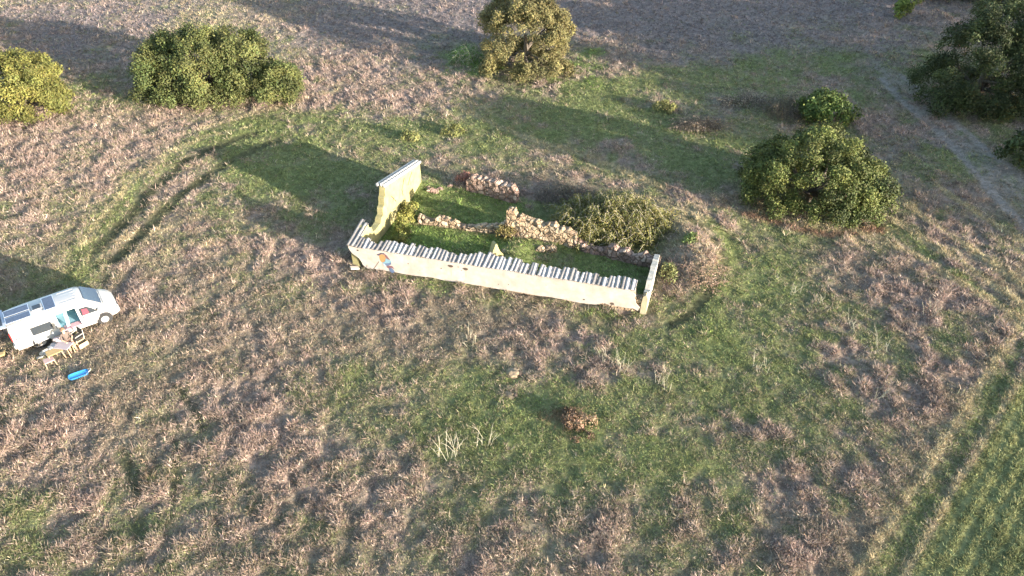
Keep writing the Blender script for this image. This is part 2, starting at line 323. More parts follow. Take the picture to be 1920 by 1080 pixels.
h = HT[kind] * (.6 + .9 * rng.random(len(px))) * np.where(kind == PINK, np.clip(3.0 * (lm - .22), .6, 1.55), .55 + .9 * lm) * big
pz = height(px, py, Wk); P = np.stack([px, py, pz], 1)
mean = (TCOL.T @ Wk).T; c = TCOL[kind] * .7 + mean * .3
c = c * (.72 + .5 * fbm(px, py, .9, 51))[:, None] * np.exp(rng.normal(0, .24, len(px)))[:, None]
names = {TAN: ("dry_grass", "short tan dry grass over most of the field"), GREEN: ("green_grass", "green grass patches among the dry weeds"), BRIGHT: ("clover", "bright green leafy clover along walls and damp spots"),
         PINK: ("dead_weeds", "tall pinkish brown clumps of dead weeds"), SOIL: ("stubble", "grey brown stubble of the far ploughed field"), CROP: ("crop_rows", "young green crop sown in straight rows beyond the ditch"),
         RUST: ("rusty_weeds", "rust coloured dead weeds"), BARE: ("track_grass", "sparse worn grass on the dirt track"), STRAW: ("straw_grass", "pale straw coloured long grass lining tracks and ditch"), TRACK: ("trodden_grass", "low dark grass in trodden paths")}
for k, (nm, lb) in names.items():
    m = kind == k
    if m.sum() < 10: continue
    wd = (.03 if k == STRAW else .05 if k == BRIGHT else .04) * big[m]
    blades(nm, P[m], h[m], c[m], 5, wd, 1.5 if k in (BRIGHT, GREEN, TAN) else 1.05, lb)

# ------------------------------------------------------------------ trees and bushes
def leaf_cards(Pc, nrm, size, col, jitter=.3):
    N = len(Pc); r = rng.normal(size=(N, 3)); nn = nrm + .8 * r; nn /= np.linalg.norm(nn, axis=1)[:, None]
    a = np.cross(nn, rng.normal(size=(N, 3))); a /= np.linalg.norm(a, axis=1)[:, None]; b = np.cross(nn, a)
    sz = size * rng.uniform(.6, 1.35, N)[:, None]
    V = np.stack([Pc - a * sz, Pc - b * sz * .55 + nn * sz * .12, Pc + a * sz, Pc + b * sz * .55 + nn * sz * .12], 1).reshape(-1, 3)
    c = col * rng.uniform(1 - jitter, 1 + jitter, (N, 1)) * rng.uniform(.92, 1.08, (N, 3))
    return V, np.arange(4 * N).reshape(-1, 4), np.clip(c, .004, .9)
def crown_points(lobes, nclump, nleaf, cr, seed):
    r = np.random.default_rng(seed); vol = np.array([l[3] * l[4] + l[3] * l[5] + l[4] * l[5] for l in lobes]); pk = r.choice(len(lobes), nclump, p=vol / vol.sum())
    L = np.array(lobes)[pk]; d = r.normal(size=(nclump, 3)); d[:, 2] = np.where(d[:, 2] < -.35, -d[:, 2], d[:, 2]); d /= np.linalg.norm(d, axis=1)[:, None]
    C = L[:, :3] + d * L[:, 3:] * r.uniform(.72, .98, nclump)[:, None]; C[:, 2] = np.maximum(C[:, 2], .15)
    keep = np.ones(nclump, bool)
    for l in lobes:        # clumps buried deep inside another lobe show nothing
        keep &= (((C - np.array(l[:3])) / np.array(l[3:])) ** 2).sum(1) > .38
    C = C[keep]; d = d[keep]; R = cr * r.uniform(.3, 1.5, len(C)); wgt = R ** 2; tone = r.uniform(.6, 1.35, len(C))
    q = r.choice(len(C), nleaf, p=wgt / wgt.sum()); e = r.normal(size=(nleaf, 3)) + .5 * d[q] + [0, 0, .25]; e /= np.linalg.norm(e, axis=1)[:, None]
    Pt = C[q] + e * (R[q] * r.uniform(.55, 1.05, nleaf))[:, None] + r.normal(0, .16 * cr, (nleaf, 3)); Pt[:, 2] = np.maximum(Pt[:, 2], .05)
    hole = np.zeros(nleaf); hc = C[r.choice(len(C), max(2, len(C) // 34))]     # gaps that look into the crown
    for h_ in hc: hole = np.maximum(hole, np.exp(-(((Pt - h_) / (.75 * cr * r.uniform(.7, 1.5))) ** 2).sum(1)))
    spr = r.random(nleaf) < .05; Pt[spr] += (e * np.abs(r.normal(0, .45 * cr, (nleaf, 1))))[spr]   # stray sprigs
    kp = r.random(nleaf) > hole * 1.15; Pt = Pt[kp]; e = e[kp]; q = q[kp]
    return Pt, e * .7 + d[q] * .5, tone[q], C
def tree(name, base, lobes, nclump, nleaf, cr, size, cols, label, cat, seed, trunk_r=.2, group=None, limbs=7, skirt=True):
    root = empty(name, (base[0], base[1], 0)); tag(root, label, cat, group)
    if skirt: lobes = list(lobes) + [(l[0], l[1] - .1, .75, l[3] * .97, l[4] * .97, .95) for l in lobes if l[2] < 3.3]
    Pt, nr_, tone, C = crown_points(lobes, nclump, nleaf, cr, seed)
    cols = np.array(cols); r = np.random.default_rng(seed + 5); mixv = np.clip(vnoise(Pt[:, 0] + seed, Pt[:, 1] + Pt[:, 2], 1.4, seed) + r.normal(0, .15, len(Pt)), 0, 1)[:, None]
    c = (cols[0] * (1 - mixv) + cols[1] * mixv) * tone[:, None]
    V, Ff, cc = leaf_cards(Pt, nr_, size, c)
    np_mesh("crown", V, Ff, M['leaf'], cc, root)
    mb = MB(); top = max(l[2] + .5 * l[5] for l in lobes)
    mb.tube([(0, 0, -.3), (.05, .04, .35 * top), (.0, .1, .6 * top)], [trunk_r, trunk_r * .75, trunk_r * .45], 7)
    for i in r.choice(len(C), min(limbs, len(C)), replace=False):
        e = C[i] * .92; s0 = Vector((0, 0, r.uniform(.1, .4) * top)); mid = s0.lerp(Vector(e), .5) + Vector((r.normal() * .2, r.normal() * .2, -.1))
        mb.tube([s0, mid, e], [trunk_r * .5, trunk_r * .32, trunk_r * .1], 5)
    mb.build("trunk", M['bark'], root, True)
    return root
OL1, OL2 = (.075, .095, .020), (.135, .140, .030)          # olive greens
tree("bay_tree", (-40.2, 56.5), [(0, 0, 2.0, 3.7, 3.7, 2.6), (1.9, -.9, 1.4, 2.0, 2.0, 1.8), (-2, .5, 1.8, 2.2, 2.2, 2.2)], 230, 42000, .5, .085, [(.070, .078, .022), (.135, .128, .034)],
     "rounded yellow green tree cut off by the left edge of the view", "tree", 3)
tree("evergreen_oak", (-25.8, 59.5), [(0, 0, 2.5, 4.6, 3.4, 3.0), (-3.2, -.2, 2.0, 3.0, 3.0, 2.5), (3.0, .3, 2.6, 3.0, 3.0, 2.9), (5.9, -1.0, 1.2, 2.3, 1.9, 1.7), (-2.6, 2.2, 2.0, 3.2, 2.4, 2.4)], 560, 90000, .6, .09, [(.040, .056, .018), (.098, .102, .034)],
     "broad dense green oak thicket, widest of the trees behind the ruin", "tree", 4, trunk_r=.3, limbs=10)
tree("wild_olive", (1.2, 64.9), [(0, 0, 3.0, 3.5, 3.5, 3.0), (1.6, -.6, 3.2, 2.8, 2.8, 2.6), (-1.6, -1.2, 2.0, 2.4, 2.4, 2.2), (.2, .4, 4.6, 2.6, 2.4, 1.8), (-2.4, 1.6, 3.4, 2.0, 2.0, 1.9), (1.3, -2.2, 1.5, 2.2, 1.7, 1.5), (-1.5, 2.8, 3.2, 2.6, 2.4, 2.6), (1.5, 3.2, 2.8, 2.6, 2.4, 2.4), (-1.8, -1.4, 1.0, 2.2, 1.8, 1.3)], 430, 72000, .5, .08, [(.080, .075, .032), (.150, .128, .050)],
     "tall olive yellow tree at the top centre with a tapering crown", "tree", 5, trunk_r=.28)
tree("mastic_tree", (20.2, 42.5), [(0, 0, 2.0, 4.0, 3.6, 2.5), (2.3, -.9, 1.6, 2.5, 2.6, 2.0), (-2.2, .5, 1.8, 2.6, 2.8, 2.1), (.8, 1.2, 2.4, 3.0, 2.6, 2.2), (3.2, -1.7, .9, 1.5, 1.5, 1.2)], 420, 66000, .52, .08, [(.038, .052, .017), (.095, .107, .028)],
     "round green tree right of the ruin with bare grey limbs low on its near side", "tree", 6, trunk_r=.22, limbs=14)
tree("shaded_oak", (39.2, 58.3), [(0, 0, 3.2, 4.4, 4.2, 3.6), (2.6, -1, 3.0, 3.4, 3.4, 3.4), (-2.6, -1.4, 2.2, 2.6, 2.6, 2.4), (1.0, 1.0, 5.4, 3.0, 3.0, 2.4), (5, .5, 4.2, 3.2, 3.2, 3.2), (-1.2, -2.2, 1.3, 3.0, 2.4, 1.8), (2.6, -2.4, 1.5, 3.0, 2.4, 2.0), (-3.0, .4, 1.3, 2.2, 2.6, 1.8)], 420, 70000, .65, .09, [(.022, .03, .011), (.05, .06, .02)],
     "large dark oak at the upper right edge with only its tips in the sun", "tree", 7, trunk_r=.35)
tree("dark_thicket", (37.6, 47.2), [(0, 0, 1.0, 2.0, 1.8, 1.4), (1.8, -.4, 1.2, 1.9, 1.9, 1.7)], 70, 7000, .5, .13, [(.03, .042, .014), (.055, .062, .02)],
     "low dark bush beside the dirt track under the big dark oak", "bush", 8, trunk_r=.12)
tree("sunlit_sapling", (42.4, 79.6), [(0, 0, 1.5, .95, .9, .95), (-.7, -.3, .8, .7, .7, .8)], 30, 2600, .4, .12, [(.10, .13, .03), (.15, .18, .04)],
     "small yellow green sapling at the top right before the dark hedge", "bush", 9, trunk_r=.08)
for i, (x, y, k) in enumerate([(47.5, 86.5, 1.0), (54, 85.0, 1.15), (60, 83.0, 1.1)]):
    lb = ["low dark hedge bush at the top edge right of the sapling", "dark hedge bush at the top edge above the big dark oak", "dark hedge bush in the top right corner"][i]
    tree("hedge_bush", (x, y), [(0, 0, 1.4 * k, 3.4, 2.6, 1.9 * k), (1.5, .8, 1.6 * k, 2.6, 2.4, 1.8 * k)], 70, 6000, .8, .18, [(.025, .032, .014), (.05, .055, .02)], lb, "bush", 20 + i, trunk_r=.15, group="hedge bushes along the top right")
tree("shaded_shrub", (25.4, 54.6), [(0, 0, .9, 2.0, 1.9, 1.25), (-.9, .3, .8, 1.3, 1.2, 1.0)], 90, 7500, .45, .11, [(.055, .085, .02), (.095, .12, .03)],
     "shaded green shrub just behind the round tree right of the ruin", "bush", 10, trunk_r=.1)
# tall trees beyond the right edge whose long evening shadows cross the far field
for i, (x, y, hh) in enumerate([(62, 26, 9.0), (66, 33, 11.5), (69, 41, 12.5), (70, 50, 12.5), (75, 59, 13.0), (80, 67, 13.0), (84, 74, 12.0)]):
    k = hh / 12
    tree("tall_oak", (x, y), [(0, 0, 7.6 * k, 4.6, 4.6, 4.4 * k), (2, 1, 5.0 * k, 4.2, 4.2, 4.4 * k), (-2, -1.5, 4.6 * k, 4.0, 4.0, 4.2 * k), (0, 2.5, 4.0 * k, 4.0, 4.0, 4.0 * k)], 110, 5200, 1.3, .40, [(.04, .055, .014), (.07, .085, .02)],
         "tall dark oak standing in the row beyond the right edge of the field", "tree", 40 + i, trunk_r=.4, skirt=False, group="tall oaks beyond the right edge")
def shrub(name, base, lobes, n, size, cols, label, seed, cat="bush", nclump=30, cr=.25):
    return tree(name, base, lobes, nclump, n, cr, size, cols, label, cat, seed, trunk_r=.04, limbs=5, skirt=False)
b = RP(1.25, 4.9); shrub("spurge_bush", b, [(0, 0, .3, .7, .8, .55), (.3, 1.0, .3, .6, .7, .5), (-.1, -1.6, .2, .6, .7, .4)], 2600, .07, [(.11, .115, .03), (.19, .18, .045)], "yellow green spurge bush at the foot of the tall gable wall", 60)
b = gp(946, 447); shrub("broom_bush", b, [(0, 0, .35, .45, .4, .5)], 1100, .06, [(.10, .085, .03), (.16, .13, .045)], "small olive brown bush against the left end of the rubble inner wall", 61)
b = gp(1290, 472); shrub("green_tussock", (b[0], b[1]), [(0, 0, .75, .4, .4, .35)], 700, .07, [(.08, .11, .03), (.12, .15, .05)], "small fresh green tussock on the grassy bank at the ruin's right end", 62)
b = gp(1252, 520); shrub("yellow_tussock", (b[0], b[1]), [(0, 0, .3, .35, .8, .35)], 700, .07, [(.10, .11, .04), (.15, .15, .06)], "yellow green tussock outside the ruin's right end wall", 63)
b = gp(872, 348); shrub("rusty_bush", (b[0], b[1]), [(0, 0, .35, .7, .5, .45)], 1300, .06, [(.16, .07, .05), (.22, .11, .08)], "rusty red dry bush at the left end of the rear rubble wall", 64)
b = gp(1085, 795); shrub("dead_fern", (b[0], b[1]), [(0, 0, .12, .7, .6, .32), (.1, -.8, .06, .5, .5, .2), (-.5, .3, .05, .4, .4, .2)], 2400, .05, [(.125, .08, .05), (.19, .125, .08)], "rust brown dead bush in the green grass before the ruin", 65)
b = gp(1245, 208); shrub("lime_shrub", (b[0], b[1]), [(0, 0, .3, .9, .6, .45)], 1300, .08, [(.14, .14, .045), (.19, .18, .07)], "low yellow green shrub above the brush pile", 66)
for i, (u, v, w, lb) in enumerate([(770, 262, .8, "low yellow flowering weed left of the two behind the gable"), (850, 250, .8, "low yellow flowering weed on the slope behind the rear rubble wall")]):
    b = gp(u, v); shrub("yellow_weed", (b[0], b[1]), [(0, 0, .15, w, w * .7, .3)], 900, .07, [(.12, .125, .04), (.165, .16, .06)], lb, 70 + i)

def bramble(name, base, rx, ry, hz, ncane, nleaf, lcols, label, seed, stem, rad=.016, cat="bramble"):
    """arching bare canes with a loose cover of leaves"""
    root = empty(name, (base[0], base[1], 0)); tag(root, label, cat); r = np.random.default_rng(seed); mb = MB(); Lp = []
    for i in range(ncane):
        a = r.uniform(0, 2 * np.pi); q = math.sqrt(r.random()); x0, y0 = rx * q * math.cos(a), ry * q * math.sin(a); b2 = r.uniform(0, 2 * np.pi); ln = r.uniform(.6, 1.5)
        hh = hz * (1.05 - .75 * q * q) * r.uniform(.6, 1.25)
        p = [Vector((x0, y0, 0)), Vector((x0 + .2 * ln * math.cos(b2), y0 + .2 * ln * math.sin(b2), hh * .75)), Vector((x0 + .5 * ln * math.cos(b2), y0 + .5 * ln * math.sin(b2), hh)), Vector((x0 + .95 * ln * math.cos(b2), y0 + .95 * ln * math.sin(b2), hh * .72))]
        mb.tube(p, [rad, rad * .8, rad * .65, rad * .3], 4); Lp.append((p[1], p[2], p[3]))
    mb.build("canes", stem, root)
    if nleaf:
        k = r.integers(0, ncane, nleaf); tt_ = r.random(nleaf)[:, None]; A_ = np.array([[list(q) for q in t3] for t3 in Lp])[k]
        Pt = np.where(tt_ < .5, A_[:, 0] * (1 - 2 * tt_) + A_[:, 1] * 2 * tt_, A_[:, 1] * (2 - 2 * tt_) + A_[:, 2] * (2 * tt_ - 1)) + r.normal(0, .09, (nleaf, 3)); Pt[:, 2] = np.maximum(Pt[:, 2] - abs(r.normal(0, .12 * hz, nleaf)), .03)
        mv = vnoise(Pt[:, 0], Pt[:, 1], .9, seed)[:, None]; c = np.array(lcols[0]) * (1 - mv) + np.array(lcols[1]) * mv
        V, Ff, cc = leaf_cards(Pt, np.tile([0, 0, .6], (nleaf, 1)), .055, c); np_mesh("foliage", V, Ff, M['leaf'], cc, root)
    return root
bramble("bramble_thicket", (6.5, 39.3), 3.9, 2.5, 1.8, 420, 42000, [(.075, .08, .026), (.16, .145, .045)], "tangled bramble thicket of arching canes filling the back of the ruin", 80, M['twig'])
bramble("dry_bramble", (22.4, 55.6), 1.8, 1.5, 1.5, 160, 1500, [(.06, .055, .03), (.12, .10, .06)], "dark leafless bramble left of the shaded shrub", 81, M['bark'])
b = gp(1310, 240); bramble("brush_pile", (b[0], b[1]), 1.9, .8, .75, 300, 900, [(.20, .15, .10), (.28, .22, .16)], "low domed pile of dead brushwood in the tree's shadow", 82, M['bark'], cat="brush pile")
b = gp(1400, 195); bramble("grey_thistles", (b[0], b[1]), 2.4, 1.0, .8, 170, 1200, [(.22, .18, .14), (.3, .26, .2)], "grey dead thistle bed left of the dark bramble", 83, M['bark'], cat="thistles")
b = gp(880, 112); bramble("reed_clump", (b[0], b[1]), 1.6, 1.1, 1.1, 120, 3000, [(.07, .14, .03), (.12, .19, .05)], "clump of long green reeds left of the olive yellow tree", 84, M['straw'], rad=.02, cat="reeds")
b = gp(1060, 372); bramble("dead_scrub", (b[0], b[1]), 2.0, 1.0, .9, 200, 900, [(.10, .085, .06), (.16, .14, .1)], "dark dead scrub between the rear rubble wall and the bramble thicket", 85, M['bark'], cat="scrub")

b = gp(1308, 500); bramble("dead_grass_mound", (b[0], b[1]), 1.15, 2.3, .75, 380, 5000, [(.17, .115, .085), (.25, .185, .13)], "mound of matted reddish brown dead growth outside the ruin's right end", 86, mat("dead_stem", (.24, .17, .12), var=.3, scale=9, rough=1), rad=.012, cat="dead growth")
def stalks(u, v, n, hh, spread, label, seed):
    b = gp(u, v); r = np.random.default_rng(seed); mb = MB()
    for i in range(n):
        a = r.uniform(0, 6.28); q = spread * math.sqrt(r.random()); x, y = q * math.cos(a), q * math.sin(a); l = hh * r.uniform(.5, 1.15); tx, ty = r.normal(0, .28, 2) * l
        p0 = Vector((x, y, -.05)); p1 = Vector((x + tx * .5, y + ty * .5, l * .6)); p2 = Vector((x + tx, y + ty, l)); mb.tube([p0, p1, p2], [.009, .008, .004], 4)
        for j in range(r.integers(0, 3)):
            f = r.uniform(.35, .8); s0 = p0.lerp(p2, f); mb.tube([s0, s0 + Vector((r.normal(0, .16), r.normal(0, .16), .22)) * l], [.006, .003], 4)
    o = mb.build("dry_stalks", M['straw']); o.location = (b[0], b[1], 0)
    tag(o, label, "dry stalks", "tall dry weed stalks standing in the grass"); return o
for i, (u, v, n, hh, sp, lb) in enumerate([
    (838, 845, 18, 1.2, .6, "thick bunch of tall pale dry stalks nearest the camera"), (905, 835, 8, 1.2, .4, "thin pale dry stalks just right of the thick bunch"), (1130, 680, 8, .9, .45, "dry stalks below the right half of the white wall, left of a taller pair"),
    (1165, 695, 10, 1.1, .4, "taller dry stalks below the right half of the white wall"), (1245, 725, 10, .9, .5, "dry stalks in green grass below the ruin's right corner"), (1490, 545, 9, .8, .45, "dry stalks in the green below the round green tree"),
    (1530, 570, 7, .8, .45, "dry stalks right below the round green tree's bare ground"), (1600, 610, 8, .9, .5, "dry stalks in the weeds right of the green patch"), (1650, 650, 8, 1.0, .5, "dry stalks halfway between the round tree and the ditch"),
    (1745, 590, 8, .9, .5, "dry stalks in the weeds near the wheel tracks"), (880, 640, 9, .8, .5, "dry stalks just below the middle of the white wall"), (1430, 690, 8, .9, .5, "dry stalks in the green area right of the ruin's bank"), (1640, 740, 8, .9, .5, "dry stalks nearest the ditch")]):
    stalks(u, v, n, hh, sp, lb, 100 + i)
for i, (u, v, r0, lb) in enumerate([(962, 700, .38, "upper of two small bare earth mounds in front of the ruin"), (956, 742, .3, "lower of two small bare earth mounds in front of the ruin")]):
    b = gp(u, v); root = empty("earth_mound", (b[0], b[1], 0)); tag(root, lb, "mound", "small earth mounds in front of the ruin")
    MB().blob((0, 0, .0), (r0, r0 * .85, r0 * .42), .3, 3, 5 + i).build("heap", mat("loose_earth", (.19, .145, .095), var=.2, scale=8, rough=1), root, True)
    MB().blob((r0 * .85, -.02, .05), (r0 * .4, r0 * .45, .09), .15, 2, 9 + i).build("burrow", M['hole'], root, True)

# ------------------------------------------------------------------ the ruined house
ruin = empty("ruined_house", (0, 0, 0)); tag(ruin, "roofless ruined farmhouse with a long white front wall", "ruin")
def slab(name, p0, p1, th, top, m, bot=-.25, nx=60, nz=10, amp=.03, parent=None, seed=0, nscale=.35):
    """rough wall standing between ground points p0 and p1; top(a) is its height at metre a"""
    p0 = np.array(p0[:2]); p1 = np.array(p1[:2]); L = np.linalg.norm(p1 - p0); e = (p1 - p0) / L; nrm = np.array([-e[1], e[0]])
    aa = np.linspace(0, L, nx + 1); zz = np.linspace(0, 1, nz + 1); V = []; r = np.random.default_rng(seed)
    tp = np.array([top(q) for q in aa]); bt = np.array([bot(q) if callable(bot) else bot for q in aa]); tp = np.maximum(tp, bt + .05)
    A2, Z2 = np.meshgrid(aa, zz, indexing='ij'); Zw = bt[:, None] + (tp - bt)[:, None] * Z2
    verts = []
    for sgn in (0, 1):
        nz_ = (fbm(A2 + seed * 7, Zw + sgn * 50 + seed, nscale, 61 + sgn) - .5) * 2 * amp
        off = (th if sgn else 0) + nz_; a_ = A2 + (fbm(A2 + 9, Zw + 30 * sgn, nscale, 65) - .5) * amp
        verts.append(np.stack([p0[0] + e[0] * a_ + nrm[0] * off, p0[1] + e[1] * a_ + nrm[1] * off, Zw + (Z2 == 1) * (fbm(A2 + 3 * sgn, Zw * 0 + sgn, nscale * .7, 67) - .5) * amp * 2], -1).reshape(-1, 3))
    n = (nx + 1) * (nz + 1); I = np.arange(n).reshape(nx + 1, nz + 1); J = I + n
    q = lambda K, fl: np.stack([K[:-1, :-1], K[1:, :-1], K[1:, 1:], K[:-1, 1:]] if fl else [K[:-1, :-1], K[:-1, 1:], K[1:, 1:], K[1:, :-1]], -1).reshape(-1, 4)
    Ff = [q(I, True), q(J, False), np.stack([I[:-1, -1], I[1:, -1], J[1:, -1], J[:-1, -1]], -1), np.stack([I[0, :-1], I[0, 1:], J[0, 1:], J[0, :-1]], -1), np.stack([I[-1, 1:], I[-1, :-1], J[-1, :-1], J[-1, 1:]], -1)]
    return np_mesh(name, np.concatenate(verts), np.concatenate(Ff), m, parent=parent)
def lin(pts):
    xs, zs = zip(*pts); return lambda a: float(np.interp(a, xs, zs))
def ragged(f, amp, sc, seed):
    return lambda a: f(a) + amp * (float(fbm(np.array([a]), np.array([seed * 3.1]), sc, seed, 3)[0]) - .5) * 2
# front wall: stone core, plaster skin, painted bird, tile eave
fw = slab("front_wall", RP(.32, .04), RP(17.45, .04), .46, ragged(lin([(0, 1.42), (16.6, 1.42), (16.75, .8), (17.2, .95)]), .03, .5, 3), M['stone'], bot=lin([(0, .75), (.2, .7), (.5, .3), (.7, -.25), (18, -.25)]), nx=200, nz=10, amp=.03, parent=ruin, seed=2)
def FP(t, z, h): v = RP(t, -h, z); return v
outline = [(-.02, 1.47), (-.02, 1.30), (.08, 1.08), (.2, .92), (.42, .78), (.58, .62), (.68, .42), (.74, .22), (.92, .02), (1.2, -.1)] + [(q_, -.02 + .22 * float(fbm(np.array([q_]), np.array([2.2]), .8, 91)[0]) * (.6 + (q_ > 14.5) * 1.0)) for q_ in np.arange(1.5, 17.1, .16)] + [(17.25, .12), (17.35, .35), (17.2, .5), (17.1, .62), (17.0, .95), (17.05, 1.15), (16.9, 1.3), (17.0, 1.47)]
MB().prism(outline, lambda a, b, h: FP(a, b, h), .05).build("plaster", M['plaster'], fw)
MB().prism([(17.38, -.2), (17.72, -.2), (17.7, 1.05), (17.6, 1.3), (17.45, 1.15), (17.4, .7)], lambda a, b, h: FP(a, b, h - .3), .34).build("corner_plaster", mat("cream_plaster", (.28, .23, .15), var=.12, scale=3, rough=.95, bump=.01), fw)
# bird painted on the plaster at its left end
paint = {"orange": (.28, .15, .06), "blue": (.07, .10, .16), "sky": (.13, .22, .26), "dark": (.06, .05, .07), "plum": (.12, .06, .07), "branch": (.13, .11, .095), "pale": (.25, .29, .31)}
PM = {k: mat("paint_" + k, v, rough=.9, var=.12, scale=9) for k, v in paint.items()}
mural = MB().prism([(1.36, -.02), (1.43, -.02), (1.86, .64), (1.83, .70)], lambda a, b, h: FP(a, b, .05 + h), .004).build("bird_mural", PM["branch"], fw)
for nm, key, pl, lift in [
    ("breast", "orange", [(1.90, 1.12), (2.04, 1.24), (2.26, 1.22), (2.34, 1.05), (2.28, .82), (2.10, .64), (1.96, .68), (1.90, .86)], 0),
    ("head", "dark", [(1.74, 1.16), (1.82, 1.22), (1.93, 1.26), (2.02, 1.34), (2.24, 1.36), (2.32, 1.24), (2.06, 1.25), (1.90, 1.12), (1.84, 1.10)], .003),
    ("back", "plum", [(2.24, 1.36), (2.40, 1.22), (2.56, .96), (2.60, .82), (2.42, .90), (2.30, 1.10), (2.26, 1.22)], .006),
    ("wing", "sky", [(2.30, .98), (2.62, .90), (2.66, .78), (2.40, .62), (2.14, .56), (2.02, .60), (2.24, .74)], .009),
    ("wing_bar", "blue", [(2.18, .58), (2.44, .66), (2.64, .76), (2.62, .60), (2.44, .48), (2.26, .44)], .012),
    ("rump", "plum", [(2.30, .45), (2.46, .48), (2.66, .50), (2.80, .30), (2.62, .34), (2.50, .28), (2.34, .30)], .015),
    ("belly", "pale", [(2.06, .56), (2.20, .55), (2.30, .44), (2.24, .36), (2.12, .44)], .018),
    ("tail", "blue", [(2.44, .28), (2.62, .33), (2.72, .24), (2.80, .08), (2.62, -.04), (2.50, .04)], .021)]:
    MB().prism(pl, lambda a, b, h: FP(a, b, .05 + lift + h), .004).build(nm, PM[key], mural)
MB().tube([RP(1.75, -.35, -.05), RP(1.79, -.30, .42)], .012, 5).build("white_stake", M['plaster']); tag(bpy.data.objects["white_stake"], "thin white stake in the grass under the painted bird", "stake")
for i, (t_, z_, r_) in enumerate([(6.35, 1.18, .15), (7.25, 1.14, .15)]):
    f = MB().prism([(t_ + r_ * math.cos(k) * (1 + .15 * math.sin(3 * k)), z_ + .6 * r_ * math.sin(k)) for k in np.linspace(0, 6.28, 13)[:-1]], lambda a, b, h: FP(a, b, .05 + h), .02).build("drain_hole", M['hole'], fw)
    MB().prism([(t_ - .035, .55), (t_ + .03, .45), (t_ + .05, z_ - .1), (t_ - .05, z_ - .1)], lambda a, b, h: FP(a, b, .0505 + h), .002).build("water_stain", mat("stain", (.30, .25, .20), var=.15, scale=6, rough=.95), f)
for t_, z_, r_ in [(3.7, .85, .035), (5.75, .9, .04), (6.8, 1.2, .03), (7.0, .98, .025), (.55, 1.25, .06), (9.8, .5, .03), (12, .9, .02), (14.2, .3, .05), (15.8, .32, .10), (9.2, .4, .03), (4.4, .5, .02)]:
    MB().prism([(t_ + r_ * 1.3 * math.cos(k), z_ + r_ * math.sin(k)) for k in np.linspace(0, 6.28, 9)[:-1]], lambda a, b, h: FP(a, b, .05 + h), .006).build("plaster_chip", M['hole'], fw)
def tiles(name, t0, t1, s_of, z_of, pitch=.262, amp=.034, m=None, parent=None, seed=0, nsub=8, ns=9):
    """corrugated run of barrel tiles; s_of(t) -> (front s, back s); z_of(t, s) the slope"""
    r = np.random.default_rng(seed); ncol = int((t1 - t0) / pitch); V = []; Fq = []; col = []
    for c_ in range(ncol):
        tc = t0 + (c_ + .5) * pitch; s0, s1 = s_of(tc); s0 += r.uniform(-.03, .03); s1 += r.uniform(-.13, .10); dz = r.uniform(-.014, .012); sk = r.uniform(-.06, .05)
        base = len(V); tone = r.uniform(.6, 1.25); jp = r.uniform(-.04, .04)
        for j in range(ns + 1):
            f = j / ns; s_ = s0 + (s1 - s0) * f; lap = .02 * ((f * 2) % 1)
            for k in range(nsub + 1):
                q = k / nsub; prof = amp * math.sin(math.pi * min(q / .62, 1)) if q < .62 else -.02 * math.sin(math.pi * (q - .62) / .38)
                V.append(RP(t0 + (c_ + q) * pitch + jp + sk * f, s_, z_of(tc, s_) + prof + dz - lap))
        for j in range(ns):
            for k in range(nsub):
                a_ = base + j * (nsub + 1) + k; Fq.append((a_, a_ + 1, a_ + nsub + 2, a_ + nsub + 1))
                chan = .9 if (k + .5) / nsub > .62 else 1.0; col.append(np.array([.23, .215, .205]) * tone * chan * r.uniform(.85, 1.15))
    o = np_mesh(name, np.array([list(v) for v in V]), Fq, m, np.array(col), parent, smooth=True)
    so_ = o.modifiers.new("thick", 'SOLIDIFY'); so_.thickness = .03; so_.offset = -1
    return o
M['tilec'] = mat("lichened_roof_tile", attr=True, rough=.9, var=.25, scale=14, col=(1, 1, 1), spec=.1)
def eave_back(t_):
    return (-.14, (2.0 - .2 * (t_ / .55)) if t_ < .55 else .70 + .34 * (fbm(np.array([t_]), np.array([4.0]), 1.3, 71, 2)[0] - .5) * 2)
tiles("roof_tiles", -.1, 16.95, eave_back, lambda t_, s_: 1.56 + .22 * (s_ + .14), m=M['tilec'], parent=fw, seed=5)
# gable wall on the left, broken through before the ridge
gt = lin([(0, 1.45), (1.75, 1.98), (1.8, 1.6), (2.1, 1.5), (2.15, 1.15), (2.6, .95), (3.3, 1.0), (3.4, 1.25), (3.72, 1.3), (3.78, 1.75), (4.05, 1.85), (4.1, 2.3), (4.3, 2.4), (4.34, 2.8), (4.5, 3.02), (9.75, 1.80)])
gw = slab("gable_wall", RP(.42, .05), RP(.42, 9.75), .40, ragged(gt, .07, .25, 8), M['yellow'], nx=260, nz=16, amp=.025, parent=ruin, seed=4)
def verge(name, s0, z0, s1, z1, parent):
    mb = MB()
    for off, zz in ((-.05, .07), (.20, .09), (.40, .05)):
        n = int((s1 - s0) / .42)
        for k in range(n):
            a0 = s0 + (s1 - s0) * k / n; a1 = s0 + (s1 - s0) * (k + 1.08) / n; za = z0 + (z1 - z0) * (a0 - s0) / (s1 - s0); zb = z0 + (z1 - z0) * (a1 - s0) / (s1 - s0)
            mb.tube([RP(off, a0, za + zz - .02), RP(off, a1, zb + zz)], [.11, .095], 8)
    return mb.build(name, M['copingtile'], parent, True)
verge("verge_tiles", 4.35, 3.08, 9.85, 1.82, gw)
slab("end_wall", RP(17.72, .3), RP(17.72, 4.6), .3, ragged(lin([(0, 1.25), (.5, 1.0), (1.0, 1.35), (2, 1.3), (3.4, 1.1), (4.3, .8)]), .05, .5, 12), mat("grey_plaster", (.30, .28, .24), var=.2, scale=3, rough=.95, bump=.01), nx=50, amp=.03, parent=ruin, seed=6)
